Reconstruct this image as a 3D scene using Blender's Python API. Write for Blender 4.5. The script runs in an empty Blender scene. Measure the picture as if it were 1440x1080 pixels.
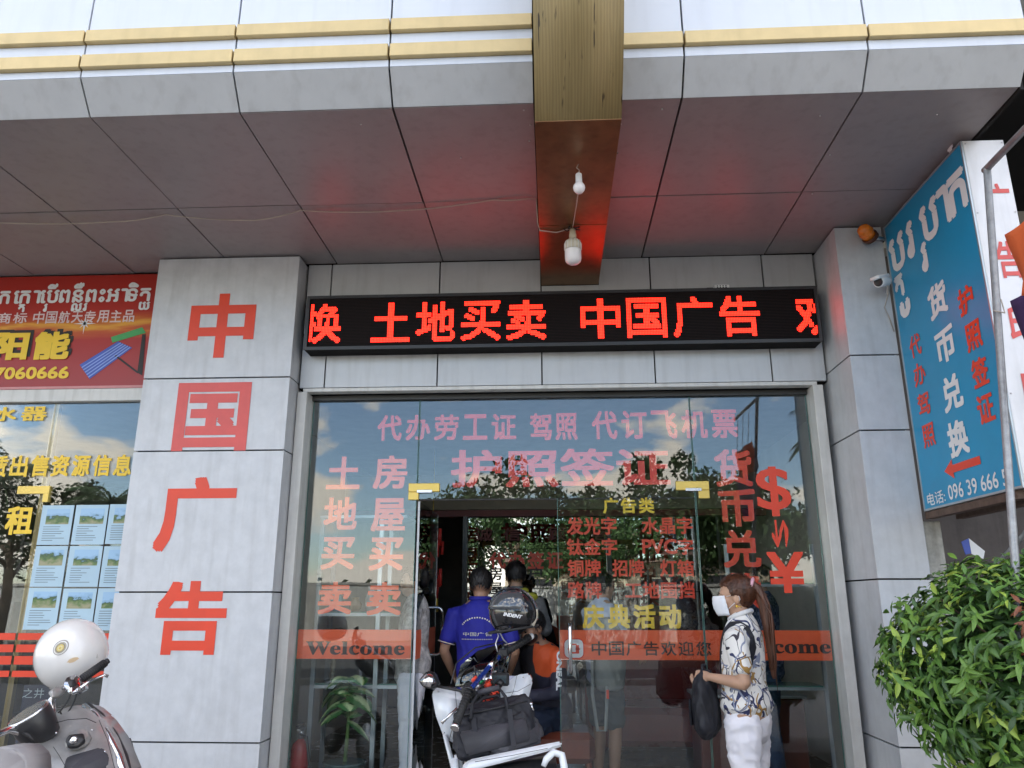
import bpy, bmesh, math, random
import numpy as np
from math import radians, sin, cos, pi, tan, atan2
from mathutils import Vector, Matrix, noise as mnoise

R = radians
random.seed(7)
scene = bpy.context.scene
COL = scene.collection

# ------------------------------------------------------------------ camera, light, exposure
CAM = Vector((0, 0, 1.5)); PITCH = R(15.8); YAW = R(3.0); FPX = 1081.0
cam_data = bpy.data.cameras.new('camera')
cam_data.sensor_width = 36.0
cam_data.lens = 36.0 * FPX / 1440.0
cam_data.clip_start = 0.05
cam_data.clip_end = 2000
cam = bpy.data.objects.new('camera', cam_data)
cam.location = CAM
cam.rotation_euler = (pi / 2 + PITCH, 0, YAW)
COL.objects.link(cam)
scene.camera = cam

SUN_EL = R(50); SUN_AZ = R(20)          # azimuth from +Y towards +X
w = bpy.data.worlds.new('World'); scene.world = w; w.use_nodes = True
nt = w.node_tree; nt.nodes.clear()
def N(t, kind, **kw):
    n = t.nodes.new(kind)
    for k, v in kw.items(): setattr(n, k, v)
    return n
out = N(nt, 'ShaderNodeOutputWorld'); bg = N(nt, 'ShaderNodeBackground')
sky = N(nt, 'ShaderNodeTexSky', sky_type='NISHITA')
sky.sun_disc = False; sky.sun_elevation = SUN_EL; sky.sun_rotation = SUN_AZ
sky.air_density = 1.0; sky.dust_density = 0.6; sky.ozone_density = 1.0
tc = N(nt, 'ShaderNodeTexCoord'); mp = N(nt, 'ShaderNodeMapping'); mp.inputs['Scale'].default_value = (1, 1, 2.3)
mp.inputs['Location'].default_value = (0.35, 0.1, 0.2)
nz = N(nt, 'ShaderNodeTexNoise'); nz.inputs['Scale'].default_value = 6.5; nz.inputs['Detail'].default_value = 9; nz.inputs['Roughness'].default_value = 0.52
cr = N(nt, 'ShaderNodeValToRGB'); cr.color_ramp.elements[0].position = 0.505; cr.color_ramp.elements[1].position = 0.575
mx = N(nt, 'ShaderNodeMix', data_type='RGBA'); mx.inputs['B'].default_value = (9.0, 8.0, 6.9, 1)
nt.links.new(tc.outputs['Generated'], mp.inputs['Vector']); nt.links.new(mp.outputs[0], nz.inputs['Vector'])
nt.links.new(nz.outputs['Fac'], cr.inputs['Fac']); nt.links.new(cr.outputs['Color'], mx.inputs['Factor'])
nt.links.new(sky.outputs[0], mx.inputs['A']); nt.links.new(mx.outputs['Result'], bg.inputs['Color'])
bg.inputs['Strength'].default_value = 0.12
nt.links.new(bg.outputs[0], out.inputs['Surface'])

sd = bpy.data.lights.new('sun', 'SUN'); sd.energy = 4.0; sd.angle = R(0.5); sd.color = (1, 0.95, 0.87)
sun = bpy.data.objects.new('sun', sd); COL.objects.link(sun)
sv = Vector((sin(SUN_AZ) * cos(SUN_EL), cos(SUN_AZ) * cos(SUN_EL), sin(SUN_EL)))
sun.rotation_euler = sv.to_track_quat('Z', 'Y').to_euler()
scene.view_settings.view_transform = 'Standard'; scene.view_settings.look = 'None'
scene.view_settings.exposure = 2.06; scene.view_settings.gamma = 1
scene.view_settings.use_curve_mapping = False
scene.render.engine = 'CYCLES'
scene.cycles.transparent_max_bounces = 16
scene.cycles.max_bounces = 8

# ------------------------------------------------------------------ surveying helper: where a sight line meets the vertical plane Y
_f = Vector((-sin(YAW) * cos(PITCH), cos(YAW) * cos(PITCH), sin(PITCH)))
_r = Vector((cos(YAW), sin(YAW), 0)); _u = _r.cross(_f)
def at(x, y, Y):
    d = _f * FPX + _r * (x - 720) - _u * (y - 540)
    return CAM + d * (Y / d.y)

# ------------------------------------------------------------------ materials
MATS = {}
def mat(name, col, rough=0.6, metal=0.0, var=0.12, vscale=6.0, bump=0.0, bscale=60.0, spec=0.5, stretch=(1, 1, 1),
        emit=None, estr=0.0, coat=0.0, streak=0.0, col2=None, dirt=0.0, alpha=None):
    if name in MATS: return MATS[name]
    m = bpy.data.materials.new(name); m.use_nodes = True
    t = m.node_tree; b = t.nodes['Principled BSDF']
    b.inputs['Roughness'].default_value = rough; b.inputs['Metallic'].default_value = metal
    b.inputs['Specular IOR Level'].default_value = spec; b.inputs['Coat Weight'].default_value = coat
    tcn = N(t, 'ShaderNodeTexCoord'); mpn = N(t, 'ShaderNodeMapping'); mpn.inputs['Scale'].default_value = stretch
    t.links.new(tcn.outputs['Object'], mpn.inputs['Vector'])
    n1 = N(t, 'ShaderNodeTexNoise'); n1.inputs['Scale'].default_value = vscale; n1.inputs['Detail'].default_value = 6
    n1.inputs['Roughness'].default_value = 0.65
    t.links.new(mpn.outputs[0], n1.inputs['Vector'])
    r = N(t, 'ShaderNodeValToRGB'); r.color_ramp.elements[0].position = 0.3; r.color_ramp.elements[1].position = 0.7
    c = Vector(col[:3]); lo = c * (1 - var); hi = c * (1 + var) if col2 is None else Vector(col2[:3])
    r.color_ramp.elements[0].color = (*lo, 1); r.color_ramp.elements[1].color = (*[min(1, q) for q in hi], 1)
    t.links.new(n1.outputs['Fac'], r.inputs['Fac'])
    cur = r.outputs['Color']
    if dirt > 0:
        mp2 = N(t, 'ShaderNodeMapping'); mp2.inputs['Scale'].default_value = (7, 7, 0.7)
        t.links.new(tcn.outputs['Object'], mp2.inputs['Vector'])
        n3 = N(t, 'ShaderNodeTexNoise'); n3.inputs['Scale'].default_value = 2.4; n3.inputs['Detail'].default_value = 8
        t.links.new(mp2.outputs[0], n3.inputs['Vector'])
        r3 = N(t, 'ShaderNodeValToRGB'); r3.color_ramp.elements[0].position = 0.5; r3.color_ramp.elements[1].position = 0.78
        t.links.new(n3.outputs['Fac'], r3.inputs['Fac'])
        mm = N(t, 'ShaderNodeMath', operation='MULTIPLY'); mm.inputs[1].default_value = dirt
        t.links.new(r3.outputs['Color'], mm.inputs[0])
        m2 = N(t, 'ShaderNodeMix', data_type='RGBA'); m2.inputs['B'].default_value = (c.x * 0.35, c.y * 0.32, c.z * 0.28, 1)
        t.links.new(cur, m2.inputs['A']); t.links.new(mm.outputs[0], m2.inputs['Factor'])
        cur = m2.outputs['Result']
    t.links.new(cur, b.inputs['Base Color'])
    # roughness variation
    mr = N(t, 'ShaderNodeMapRange'); mr.inputs['To Min'].default_value = max(0.02, rough - 0.08); mr.inputs['To Max'].default_value = min(1, rough + 0.1)
    t.links.new(n1.outputs['Fac'], mr.inputs['Value']); t.links.new(mr.outputs[0], b.inputs['Roughness'])
    if bump > 0:
        n2 = N(t, 'ShaderNodeTexNoise'); n2.inputs['Scale'].default_value = bscale; n2.inputs['Detail'].default_value = 4
        t.links.new(mpn.outputs[0], n2.inputs['Vector'])
        bp = N(t, 'ShaderNodeBump'); bp.inputs['Strength'].default_value = bump; bp.inputs['Distance'].default_value = 0.01
        t.links.new(n2.outputs['Fac'], bp.inputs['Height']); t.links.new(bp.outputs[0], b.inputs['Normal'])
    if emit:
        b.inputs['Emission Color'].default_value = (*emit, 1); b.inputs['Emission Strength'].default_value = estr
    MATS[name] = m
    return m

def glass_mat(name, tint, refl, rough=0.0):
    m = bpy.data.materials.new(name); m.use_nodes = True; t = m.node_tree; t.nodes.clear()
    o = N(t, 'ShaderNodeOutputMaterial'); mixs = N(t, 'ShaderNodeMixShader'); tr = N(t, 'ShaderNodeBsdfTransparent'); gl = N(t, 'ShaderNodeBsdfGlossy')
    tr.inputs[0].default_value = (*tint, 1); gl.inputs['Roughness'].default_value = rough; gl.inputs[0].default_value = (0.93, 0.98, 1, 1)
    fr = N(t, 'ShaderNodeFresnel'); fr.inputs['IOR'].default_value = 1.5
    ad = N(t, 'ShaderNodeMath', operation='ADD'); ad.inputs[1].default_value = refl; ad.use_clamp = True
    t.links.new(fr.outputs[0], ad.inputs[0]); t.links.new(ad.outputs[0], mixs.inputs[0])
    # faint waviness of float glass
    tcn = N(t, 'ShaderNodeTexCoord'); n2 = N(t, 'ShaderNodeTexNoise'); n2.inputs['Scale'].default_value = 1.3; n2.inputs['Detail'].default_value = 1
    t.links.new(tcn.outputs['Object'], n2.inputs['Vector'])
    bp = N(t, 'ShaderNodeBump'); bp.inputs['Strength'].default_value = 0.03; bp.inputs['Distance'].default_value = 0.05
    t.links.new(n2.outputs['Fac'], bp.inputs['Height']); t.links.new(bp.outputs[0], gl.inputs['Normal'])
    t.links.new(tr.outputs[0], mixs.inputs[1]); t.links.new(gl.outputs[0], mixs.inputs[2]); t.links.new(mixs.outputs[0], o.inputs['Surface'])
    return m

M_panel = mat('silver_panel', (0.51, 0.525, 0.54), 0.42, 0.2, var=0.05, vscale=5, dirt=0.22, bump=0.03, bscale=9)
M_pillar = mat('silver_pillar_panel', (0.54, 0.555, 0.58), 0.5, 0.15, var=0.03, vscale=9, dirt=0.2, bump=0.03, bscale=7, col2=(0.62, 0.635, 0.66))
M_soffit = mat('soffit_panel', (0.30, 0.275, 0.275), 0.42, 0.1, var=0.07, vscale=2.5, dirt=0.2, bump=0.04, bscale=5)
M_fascia = mat('fascia_panel', (0.62, 0.665, 0.74), 0.4, 0.05, var=0.02, vscale=4, dirt=0.1)
M_gold = mat('champagne_gold', (0.60, 0.47, 0.24), 0.4, 0.35, var=0.07, vscale=8, dirt=0.15)
M_copper = mat('brown_metal', (0.22, 0.115, 0.05), 0.32, 0.65, var=0.2, vscale=5, dirt=0.35, bump=0.05, bscale=20)
M_joint = mat('black_joint', (0.012, 0.012, 0.012), 0.9)
M_red = mat('red_vinyl', (0.74, 0.055, 0.018), 0.4, var=0.08, vscale=5)
M_redfaded = mat('faded_red_vinyl', (0.68, 0.10, 0.09), 0.45, var=0.1, vscale=4)
M_orangered = mat('orange_red_vinyl', (0.90, 0.13, 0.035), 0.4, var=0.06, vscale=3)
M_yellow = mat('yellow_vinyl', (0.88, 0.58, 0.03), 0.4, var=0.06)
M_black = mat('black_vinyl', (0.02, 0.015, 0.015), 0.5)
M_white = mat('white_vinyl', (0.78, 0.79, 0.8), 0.4, var=0.04)
M_frame = mat('cream_aluminium_frame', (0.60, 0.59, 0.56), 0.4, 0.1, var=0.08, vscale=8, dirt=0.4)
M_alu = mat('grey_aluminium', (0.42, 0.47, 0.5), 0.35, 0.6, var=0.1)
M_chrome = mat('chrome', (0.75, 0.75, 0.76), 0.12, 1.0, var=0.05)
M_steel = mat('brushed_steel', (0.6, 0.6, 0.62), 0.28, 0.9, var=0.08)
M_galv = mat('galvanised_pipe', (0.33, 0.34, 0.35), 0.45, 0.5, var=0.25, vscale=25, dirt=0.4)
M_rubber = mat('black_rubber', (0.018, 0.018, 0.019), 0.6, var=0.2, bump=0.2, bscale=200)
M_blackpl = mat('black_plastic', (0.022, 0.022, 0.024), 0.35, var=0.2)
M_ledcase = mat('led_case', (0.006, 0.005, 0.005), 0.7, spec=.15)
M_wire = mat('pale_wire', (0.42, 0.37, 0.32), 0.5)
M_plaster = mat('interior_plaster', (0.6, 0.58, 0.53), 0.8, var=0.1, vscale=3)
M_intdark = mat('dark_interior_wall', (0.10, 0.085, 0.075), 0.8, var=0.2)
M_tile = mat('interior_floor_tile', (0.32, 0.27, 0.22), 0.25, var=0.15)
M_conc = mat('grey_concrete', (0.30, 0.29, 0.27), 0.85, var=0.25, vscale=4, bump=0.3, bscale=40, dirt=0.4)
M_brownwall = mat('brown_render', (0.15, 0.13, 0.12), 0.85, var=0.25, vscale=3, bump=0.2, bscale=30, dirt=0.4)
M_asphalt = mat('asphalt', (0.05, 0.05, 0.05), 0.9, var=0.25, vscale=2, bump=0.4, bscale=80)
M_paving = mat('paving_concrete', (0.28, 0.26, 0.24), 0.85, var=0.2, vscale=2, bump=0.2, bscale=50)
M_glass = glass_mat('shop_glass', (0.965, 0.985, 0.98), 0.014)
M_doorglass = glass_mat('door_glass', (0.96, 0.985, 0.98), -0.006)
M_glassedge = mat('green_glass_edge', (0.10, 0.22, 0.19), 0.2, var=0.1)

# ------------------------------------------------------------------ object helpers
def tag(o, label=None, cat=None, group=None, kind=None):
    if label: o['label'] = label
    if cat: o['category'] = cat
    if group: o['group'] = group
    if kind: o['kind'] = kind
    return o
def worldm(o):
    m = Matrix.LocRotScale(o.location, o.rotation_euler, o.scale)
    if o.parent: return worldm(o.parent) @ o.matrix_parent_inverse @ m
    return m
def link(o, parent=None, keep=True):
    COL.objects.link(o)
    if parent is not None:
        o.parent = parent
        if keep: o.matrix_parent_inverse = worldm(parent).inverted()
    return o
def empty(name, loc=(0, 0, 0), rz=0, label=None, cat=None, group=None):
    o = bpy.data.objects.new(name, None); o.empty_display_size = 0.1
    o.location = loc; o.rotation_euler = (0, 0, rz); COL.objects.link(o)
    return tag(o, label, cat, group)
def obj(name, bm, m, parent=None, keep=True, smooth=False):
    me = bpy.data.meshes.new(name); bm.to_mesh(me); bm.free()
    for q in (m if isinstance(m, (list, tuple)) else [m]): me.materials.append(q)
    if smooth:
        for p in me.polygons: p.use_smooth = True
    return link(bpy.data.objects.new(name, me), parent, keep)
def B(): return bmesh.new()
def box(bm, x0, x1, y0, y1, z0, z1, bev=0.0, mi=0):
    vs = [bm.verts.new((x, y, z)) for z in (z0, z1) for y in (y0, y1) for x in (x0, x1)]
    fs = [bm.faces.new([vs[i] for i in f]) for f in ((0, 2, 3, 1), (4, 5, 7, 6), (0, 1, 5, 4), (2, 6, 7, 3), (0, 4, 6, 2), (1, 3, 7, 5))]
    for f in fs: f.material_index = mi
    if bev > 0:
        es = list({e for f in fs for e in f.edges})
        bmesh.ops.bevel(bm, geom=es, offset=bev, segments=1, affect='EDGES', clamp_overlap=True)
    return bm
def boxo(name, dims, m, parent=None, bev=0.0, **k):
    return obj(name, box(B(), *dims, bev=bev), m, parent, **k)
def tube(bm, pts, r, n=8, cap=True, mi=0):
    pts = [Vector(p) for p in pts]
    rs = r if isinstance(r, (list, tuple)) else [r] * len(pts)
    rings = []; prev = None
    for i, p in enumerate(pts):
        a = pts[max(0, i - 1)]; b_ = pts[min(len(pts) - 1, i + 1)]
        t = (b_ - a).normalized() if (b_ - a).length > 1e-9 else Vector((0, 0, 1))
        if prev is None:
            ref = Vector((0, 0, 1)) if abs(t.z) < 0.9 else Vector((1, 0, 0))
            u = t.cross(ref).normalized()
        else:
            u = (prev - t * prev.dot(t)).normalized()
        prev = u; v = t.cross(u)
        rings.append([bm.verts.new(p + (u * cos(2 * pi * k / n) + v * sin(2 * pi * k / n)) * rs[i]) for k in range(n)])
    for a, b_ in zip(rings, rings[1:]):
        for k in range(n):
            f = bm.faces.new((a[k], a[(k + 1) % n], b_[(k + 1) % n], b_[k])); f.material_index = mi; f.smooth = True
    if cap:
        bm.faces.new(rings[0][::-1]).material_index = mi; bm.faces.new(rings[-1]).material_index = mi
    return bm
def lathe(bm, prof, n=20, M=None, mi=0):
    rings = []
    for (r, z) in prof:
        rings.append([bm.verts.new((M or Matrix()) @ Vector((max(r, 1e-4) * cos(2 * pi * k / n), max(r, 1e-4) * sin(2 * pi * k / n), z))) for k in range(n)])
    for a, b_ in zip(rings, rings[1:]):
        for k in range(n):
            f = bm.faces.new((a[k], a[(k + 1) % n], b_[(k + 1) % n], b_[k])); f.smooth = True; f.material_index = mi
    bm.faces.new(rings[0][::-1]); bm.faces.new(rings[-1])
    return bm
def ico(bm, c, r, sub=2, M=None, mi=0):
    ret = bmesh.ops.create_icosphere(bm, subdivisions=sub, radius=1)
    rr = r if isinstance(r, (tuple, list)) else (r, r, r)
    for v in ret['verts']:
        p = Vector((v.co.x * rr[0], v.co.y * rr[1], v.co.z * rr[2]))
        v.co = (M @ p if M else p) + Vector(c)
    for v in ret['verts']:
        for f in v.link_faces: f.smooth = True; f.material_index = mi
    return bm
def hull(pts, bev=0.01, seg=2):
    bm = B()
    for p in pts: bm.verts.new(p)
    bmesh.ops.convex_hull(bm, input=list(bm.verts))
    bmesh.ops.dissolve_limit(bm, angle_limit=R(3), verts=bm.verts, edges=bm.edges)
    loose = [v for v in bm.verts if not v.link_faces]
    if loose: bmesh.ops.delete(bm, geom=loose, context='VERTS')
    if bev: bmesh.ops.bevel(bm, geom=list(bm.edges), offset=bev, segments=seg, affect='EDGES', clamp_overlap=True)
    for f in bm.faces: f.smooth = True
    return bm
def prism(poly, off, bev=0.0):
    """closed polygon of 3D points, thickened by the vector off"""
    bm = B(); off = Vector(off)
    a = [bm.verts.new(Vector(p)) for p in poly]; b_ = [bm.verts.new(Vector(p) + off) for p in poly]
    n = len(a)
    bm.faces.new(a[::-1]); bm.faces.new(b_)
    for k in range(n): bm.faces.new((a[k], a[(k + 1) % n], b_[(k + 1) % n], b_[k]))
    bmesh.ops.recalc_face_normals(bm, faces=bm.faces)
    if bev: bmesh.ops.bevel(bm, geom=list(bm.edges), offset=bev, segments=2, affect='EDGES', clamp_overlap=True)
    return bm

# ---- lettering: a text curve turned into a mesh, placed in a frame
_tc = bpy.data.curves.new('lettering_source', 'FONT'); _to = bpy.data.objects.new('lettering_source', _tc)
COL.objects.link(_to)
_cache = {}
def glyphs(s, bold=0.0, res=3):
    k = (s, bold)
    if k not in _cache:
        _tc.body = s; _tc.offset = bold; _tc.resolution_u = res; _tc.size = 1
        bpy.context.view_layer.update()
        ev = _to.evaluated_get(bpy.context.evaluated_depsgraph_get()); me = ev.to_mesh()
        vs = np.array([tuple(v.co) for v in me.vertices]).reshape(-1, 3); fs = [tuple(p.vertices) for p in me.polygons]
        ev.to_mesh_clear()
        _cache[k] = (vs, fs)
    return _cache[k]
def put(bm, s, P, u, v, wd=None, ht=None, bold=0.02, bulge=0.0015, shear=0.0, mi=0, box_=None):
    """fit string s with its lower-left corner at P, width wd along u, height ht along v"""
    vs, fs = glyphs(s, 0.0)
    if len(vs) == 0: return
    x0, y0 = vs[:, 0].min(), vs[:, 1].min(); W = vs[:, 0].max() - x0; Hh = vs[:, 1].max() - y0
    if box_: x0, y0, W, Hh = box_
    o_ = bold if len(fs) else 0
    sx = (wd / (W + 2 * o_)) if wd else None; sy = (ht / (Hh + 2 * o_)) if ht else None
    if sx is None: sx = sy
    if sy is None: sy = sx
    u = Vector(u).normalized(); v = Vector(v).normalized(); nn = u.cross(v); P = Vector(P)
    offs = [(0, 0)] if o_ == 0 else [(-o_, -o_), (-o_, 0), (-o_, o_), (0, -o_), (0, o_), (o_, -o_), (o_, 0), (o_, o_)]
    for i_, (ox, oy) in enumerate(offs):      # heavier strokes: the glyph stamped a hair apart
        n = nn * (bulge * .3 + .0001 * i_)
        nv = [bm.verts.new(P + u * ((a[0] - x0 + ox + o_) * sx + shear * (a[1] - y0) * sy) + v * ((a[1] - y0 + oy + o_) * sy) + n) for a in vs]
        for f in fs:
            try: bm.faces.new([nv[i] for i in f]).material_index = mi
            except ValueError: pass
def put_px(bm, s, bx, Y, bold=0.03, each=False, **k):
    """lettering on the plane Y, filling the surveyed rectangle bx=(x0,y0,x1,y1)"""
    x0, y0, x1, y1 = bx; ym = (y0 + y1) / 2; xm = (x0 + x1) / 2
    a = at(x0, ym, Y); b_ = at(x1, ym, Y); zt = at(xm, y0, Y).z; zb = at(xm, y1, Y).z
    if not each:
        put(bm, s, (a.x, Y, zb), (1, 0, 0), (0, 0, 1), b_.x - a.x, zt - zb, bold, **k)
    else:
        n = len(s); pitch = (b_.x - a.x) / (n - 1 + 0.86); wd = pitch * 0.86
        for i, ch in enumerate(s):
            if ch == ' ': continue
            put(bm, ch, (a.x + i * pitch, Y, zb), (1, 0, 0), (0, 0, 1), wd, zt - zb, bold, **k)

# ================================================================== SETTING
YH = 5.30      # header wall face
YG = 5.45      # glass plane
ZC = 3.97      # soffit
FL = 0.20      # shop floor
g = B(); 
for (a, b_, c, d, z, nm, mm) in ((-220, 220, -220, 220, 0.0, 'ground', mat('dry_ground', (0.22, 0.18, 0.13), 0.95, var=0.25, vscale=0.4)),
                         (-120, 120, -17, -4.5, 0.004, 'road', M_asphalt),
                         (-30, 30, -4.3, 5.0, 0.008, 'pavement', M_paving)):
    q = B(); vs = [q.verts.new(p) for p in ((a, c, z), (b_, c, z), (b_, d, z), (a, d, z))]; q.faces.new(vs)
    tag(obj(nm, q, mm), kind='structure')
g.free()
tag(boxo('kerb', (-30, 30, -4.5, -4.3, 0.0, 0.12), M_conc), kind='structure')
tag(boxo('far_kerb', (-120, 120, -17.2, -17, 0.0, 0.12), M_conc), kind='structure')
rm = B()
for i in range(-14, 15): box(rm, i * 4 - 1, i * 4 + 1, -10.8, -10.68, 0.0045, 0.0085)
tag(obj('road_marking', rm, mat('road_paint', (0.7, 0.7, 0.66), 0.7)), kind='structure')

bld = empty('shop_building', (0, 5.3, 0), 0, 'silver panelled shop building with brown beam, gold trims and lettered glass front', 'building')
def part(name, bm, m, parent=None, label=None, **k):
    o = obj(name, bm, m, parent or bld, **k)
    if label: o['label'] = label
    return o
G = 0.005      # half joint

# --- soffit
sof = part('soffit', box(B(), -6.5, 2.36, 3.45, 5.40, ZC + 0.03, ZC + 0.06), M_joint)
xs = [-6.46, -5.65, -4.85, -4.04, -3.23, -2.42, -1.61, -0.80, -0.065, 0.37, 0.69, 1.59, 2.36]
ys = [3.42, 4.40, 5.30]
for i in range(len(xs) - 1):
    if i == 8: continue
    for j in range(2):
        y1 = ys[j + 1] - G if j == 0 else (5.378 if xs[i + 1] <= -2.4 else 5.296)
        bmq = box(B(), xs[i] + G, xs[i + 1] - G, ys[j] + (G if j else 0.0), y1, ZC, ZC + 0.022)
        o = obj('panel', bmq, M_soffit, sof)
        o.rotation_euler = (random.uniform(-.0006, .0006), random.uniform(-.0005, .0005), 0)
rv = B()
for (x, y) in ((-1.0, 3.55), (-0.12, 3.47), (1.44, 3.6), (2.05, 3.62), (-0.09, 3.6), (-0.10, 3.75), (0.395, 3.62), (0.40, 3.9), (-.5, 3.9), (1.62, 3.98), (1.66, 4.42), (0.6, 3.5)):
    ico(rv, (x, y, ZC - 0.002), 0.006, 1)
part('rivets', rv, M_steel)['kind'] = 'stuff'
# --- bevel and fascia
bvl = part('bevel_band', prism([(-6.5, 3.45, ZC + 0.02), (-6.5, 3.33, 4.12), (-6.5, 3.6, 4.12)], (8.855, 0, 0)), M_joint)
fsc = part('fascia', box(B(), -6.5, 2.355, 3.325, 3.6, 4.13, 6.5), M_joint)
for i in range(len(xs) - 1):
    if i == 8: continue
    x0, x1 = xs[i] + G, xs[i + 1] - G
    if i >= 11: x1 = 2.36
    bm = prism([(x0, 3.415, ZC + 0.001), (x0, 3.29, 4.12), (x0, 3.31, 4.128), (x0, 3.44, ZC + 0.016)], (x1 - x0, 0, 0))
    obj('panel', bm, M_panel, bvl)
    right = i > 8
    rows = [(4.123, 4.163), (4.244, 4.320), (4.397, 5.10), (5.11, 5.9)] if not right else [(4.123, 4.176), (4.254, 5.10), (5.11, 5.9)]
    for (a, b_) in rows: obj('panel', box(B(), x0, x1, 3.29, 3.32, a, b_), M_fascia, fsc)
    trims = [(4.165, 4.242), (4.322, 4.395)] if not right else [(4.178, 4.252)]
    for (a, b_) in trims: obj('trim', box(B(), x0, x1, 3.262, 3.32, a, b_, 0.003), M_gold, fsc)
# --- deep brown beam with a curved gold nose
bxa, bxb = -0.058, 0.362
beam = part('beam', box(B(), bxa + .004, bxb - .004, 3.30, 5.298, 3.765, 4.3), M_joint)
obj('soffit_panel', box(B(), bxa, bxb, 3.272, 4.348, 3.757, 3.765, 0.001), M_copper, beam)
obj('soffit_panel', box(B(), bxa, bxb, 4.356, 5.295, 3.757, 3.765, 0.001), M_copper, beam)
for (a, b_) in ((bxa - 0.002, bxa + 0.004), (bxb - 0.004, bxb + 0.002)):
    obj('side_panel', box(B(), a, b_, 3.30, 5.29, 3.7655, ZC), M_copper, beam)
prof = [(3.272, 3.762), (3.215, 3.80), (3.14, 3.87), (3.07, 3.95), (3.0, 4.05), (2.94, 4.16), (2.90, 4.28), (2.88, 4.42), (2.87, 4.7), (2.87, 6.4)]
nb = B()
la = [nb.verts.new((bxa, y, z)) for y, z in prof]; lb = [nb.verts.new((bxb, y, z)) for y, z in prof]
for k in range(len(prof) - 1): nb.faces.new((la[k], lb[k], lb[k + 1], la[k + 1])).smooth = True
ba = [nb.verts.new((bxa, 3.6, z)) for y, z in prof]; bb = [nb.verts.new((bxb, 3.6, z)) for y, z in prof]
for k in range(len(prof) - 1):
    nb.faces.new((ba[k], la[k], la[k + 1], ba[k + 1])); nb.faces.new((lb[k], bb[k], bb[k + 1], lb[k + 1]))
# gold laminate with fine upright grain and dark runs
gm = bpy.data.materials.new('gold_grain_laminate'); gm.use_nodes = True; t = gm.node_tree; b = t.nodes['Principled BSDF']
tcn = N(t, 'ShaderNodeTexCoord')
wv = N(t, 'ShaderNodeTexWave'); wv.inputs['Scale'].default_value = 21; wv.inputs['Distortion'].default_value = 5; wv.inputs['Detail'].default_value = 3; wv.inputs['Detail Scale'].default_value = 3
mpw = N(t, 'ShaderNodeMapping'); mpw.inputs['Scale'].default_value = (1, 0.05, 0.05); t.links.new(tcn.outputs['Object'], mpw.inputs[0]); t.links.new(mpw.outputs[0], wv.inputs['Vector'])
rw = N(t, 'ShaderNodeValToRGB'); rw.color_ramp.elements[0].color = (0.20, 0.145, 0.06, 1); rw.color_ramp.elements[1].color = (0.25, 0.185, 0.08, 1)
t.links.new(wv.outputs['Color'], rw.inputs[0])
mps = N(t, 'ShaderNodeMapping'); mps.inputs['Scale'].default_value = (38, 3, 5); t.links.new(tcn.outputs['Object'], mps.inputs[0])
ns = N(t, 'ShaderNodeTexNoise'); ns.inputs['Scale'].default_value = 1.0; ns.inputs['Detail'].default_value = 3; t.links.new(mps.outputs[0], ns.inputs['Vector'])
rs_ = N(t, 'ShaderNodeValToRGB'); rs_.color_ramp.elements[0].position = 0.63; rs_.color_ramp.elements[1].position = 0.66; t.links.new(ns.outputs['Fac'], rs_.inputs[0])
mxs = N(t, 'ShaderNodeMix', data_type='RGBA'); mxs.inputs['B'].default_value = (0.035, 0.022, 0.01, 1)
t.links.new(rs_.outputs[0], mxs.inputs['Factor']); t.links.new(rw.outputs[0], mxs.inputs['A']); t.links.new(mxs.outputs['Result'], b.inputs['Base Color'])
b.inputs['Roughness'].default_value = 0.42; b.inputs['Metallic'].default_value = 0.3
bpn = N(t, 'ShaderNodeBump'); bpn.inputs['Strength'].default_value = 0.12; bpn.inputs['Distance'].default_value = 0.003
t.links.new(wv.outputs['Fac'], bpn.inputs['Height']); t.links.new(bpn.outputs[0], b.inputs['Normal'])
obj('curved_nose', nb, gm, beam)['label'] = 'curved gold laminate nose with dark weather streaks'

# --- header wall
hd = part('header', box(B(), -1.835, 1.945, YH + 0.025, YG + 0.10, 2.99, ZC + .02), M_joint)
hx = [-1.83, -1.645, -0.82, -0.062, 0.745, 1.565, 1.94]
for k in range(len(hx) - 1):
    obj('panel', box(B(), hx[k] + G, hx[k + 1] - G, YH, YH + 0.024, 2.995, 3.40, 0.001), M_panel, hd)
    if k == 3:
        obj('panel', box(B(), bxb + .006, hx[k + 1] - G, YH, YH + 0.024, 3.408, ZC - .006, 0.001), M_panel, hd)
        obj('panel', box(B(), hx[k] + G, bxb + .004, YH, YH + 0.024, 3.408, 3.755, 0.001), M_panel, hd)
    else:
        obj('panel', box(B(), hx[k] + G, hx[k + 1] - G, YH, YH + 0.024, 3.408, ZC - .006, 0.001), M_panel, hd)
# white head frame and jambs
fr_ = part('door_frame', box(B(), -1.80, 1.87, YH + 0.004, YH + 0.08, 2.965, 2.992, 0.002), M_frame)
obj('jamb', box(B(), -1.835, -1.765, YH - 0.005, YG + 0.04, 0.0, 2.964, 0.003), M_frame, fr_)
obj('jamb', box(B(), 1.835, 1.905, YH - 0.005, YG + 0.04, 0.0, 2.964, 0.003), M_frame, fr_)
obj('head_channel', box(B(), -1.765, 1.835, YG - 0.03, YG + 0.04, 2.93, 2.9645), mat('dark_channel', (0.06, 0.06, 0.06), 0.4, 0.4), fr_)

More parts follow.
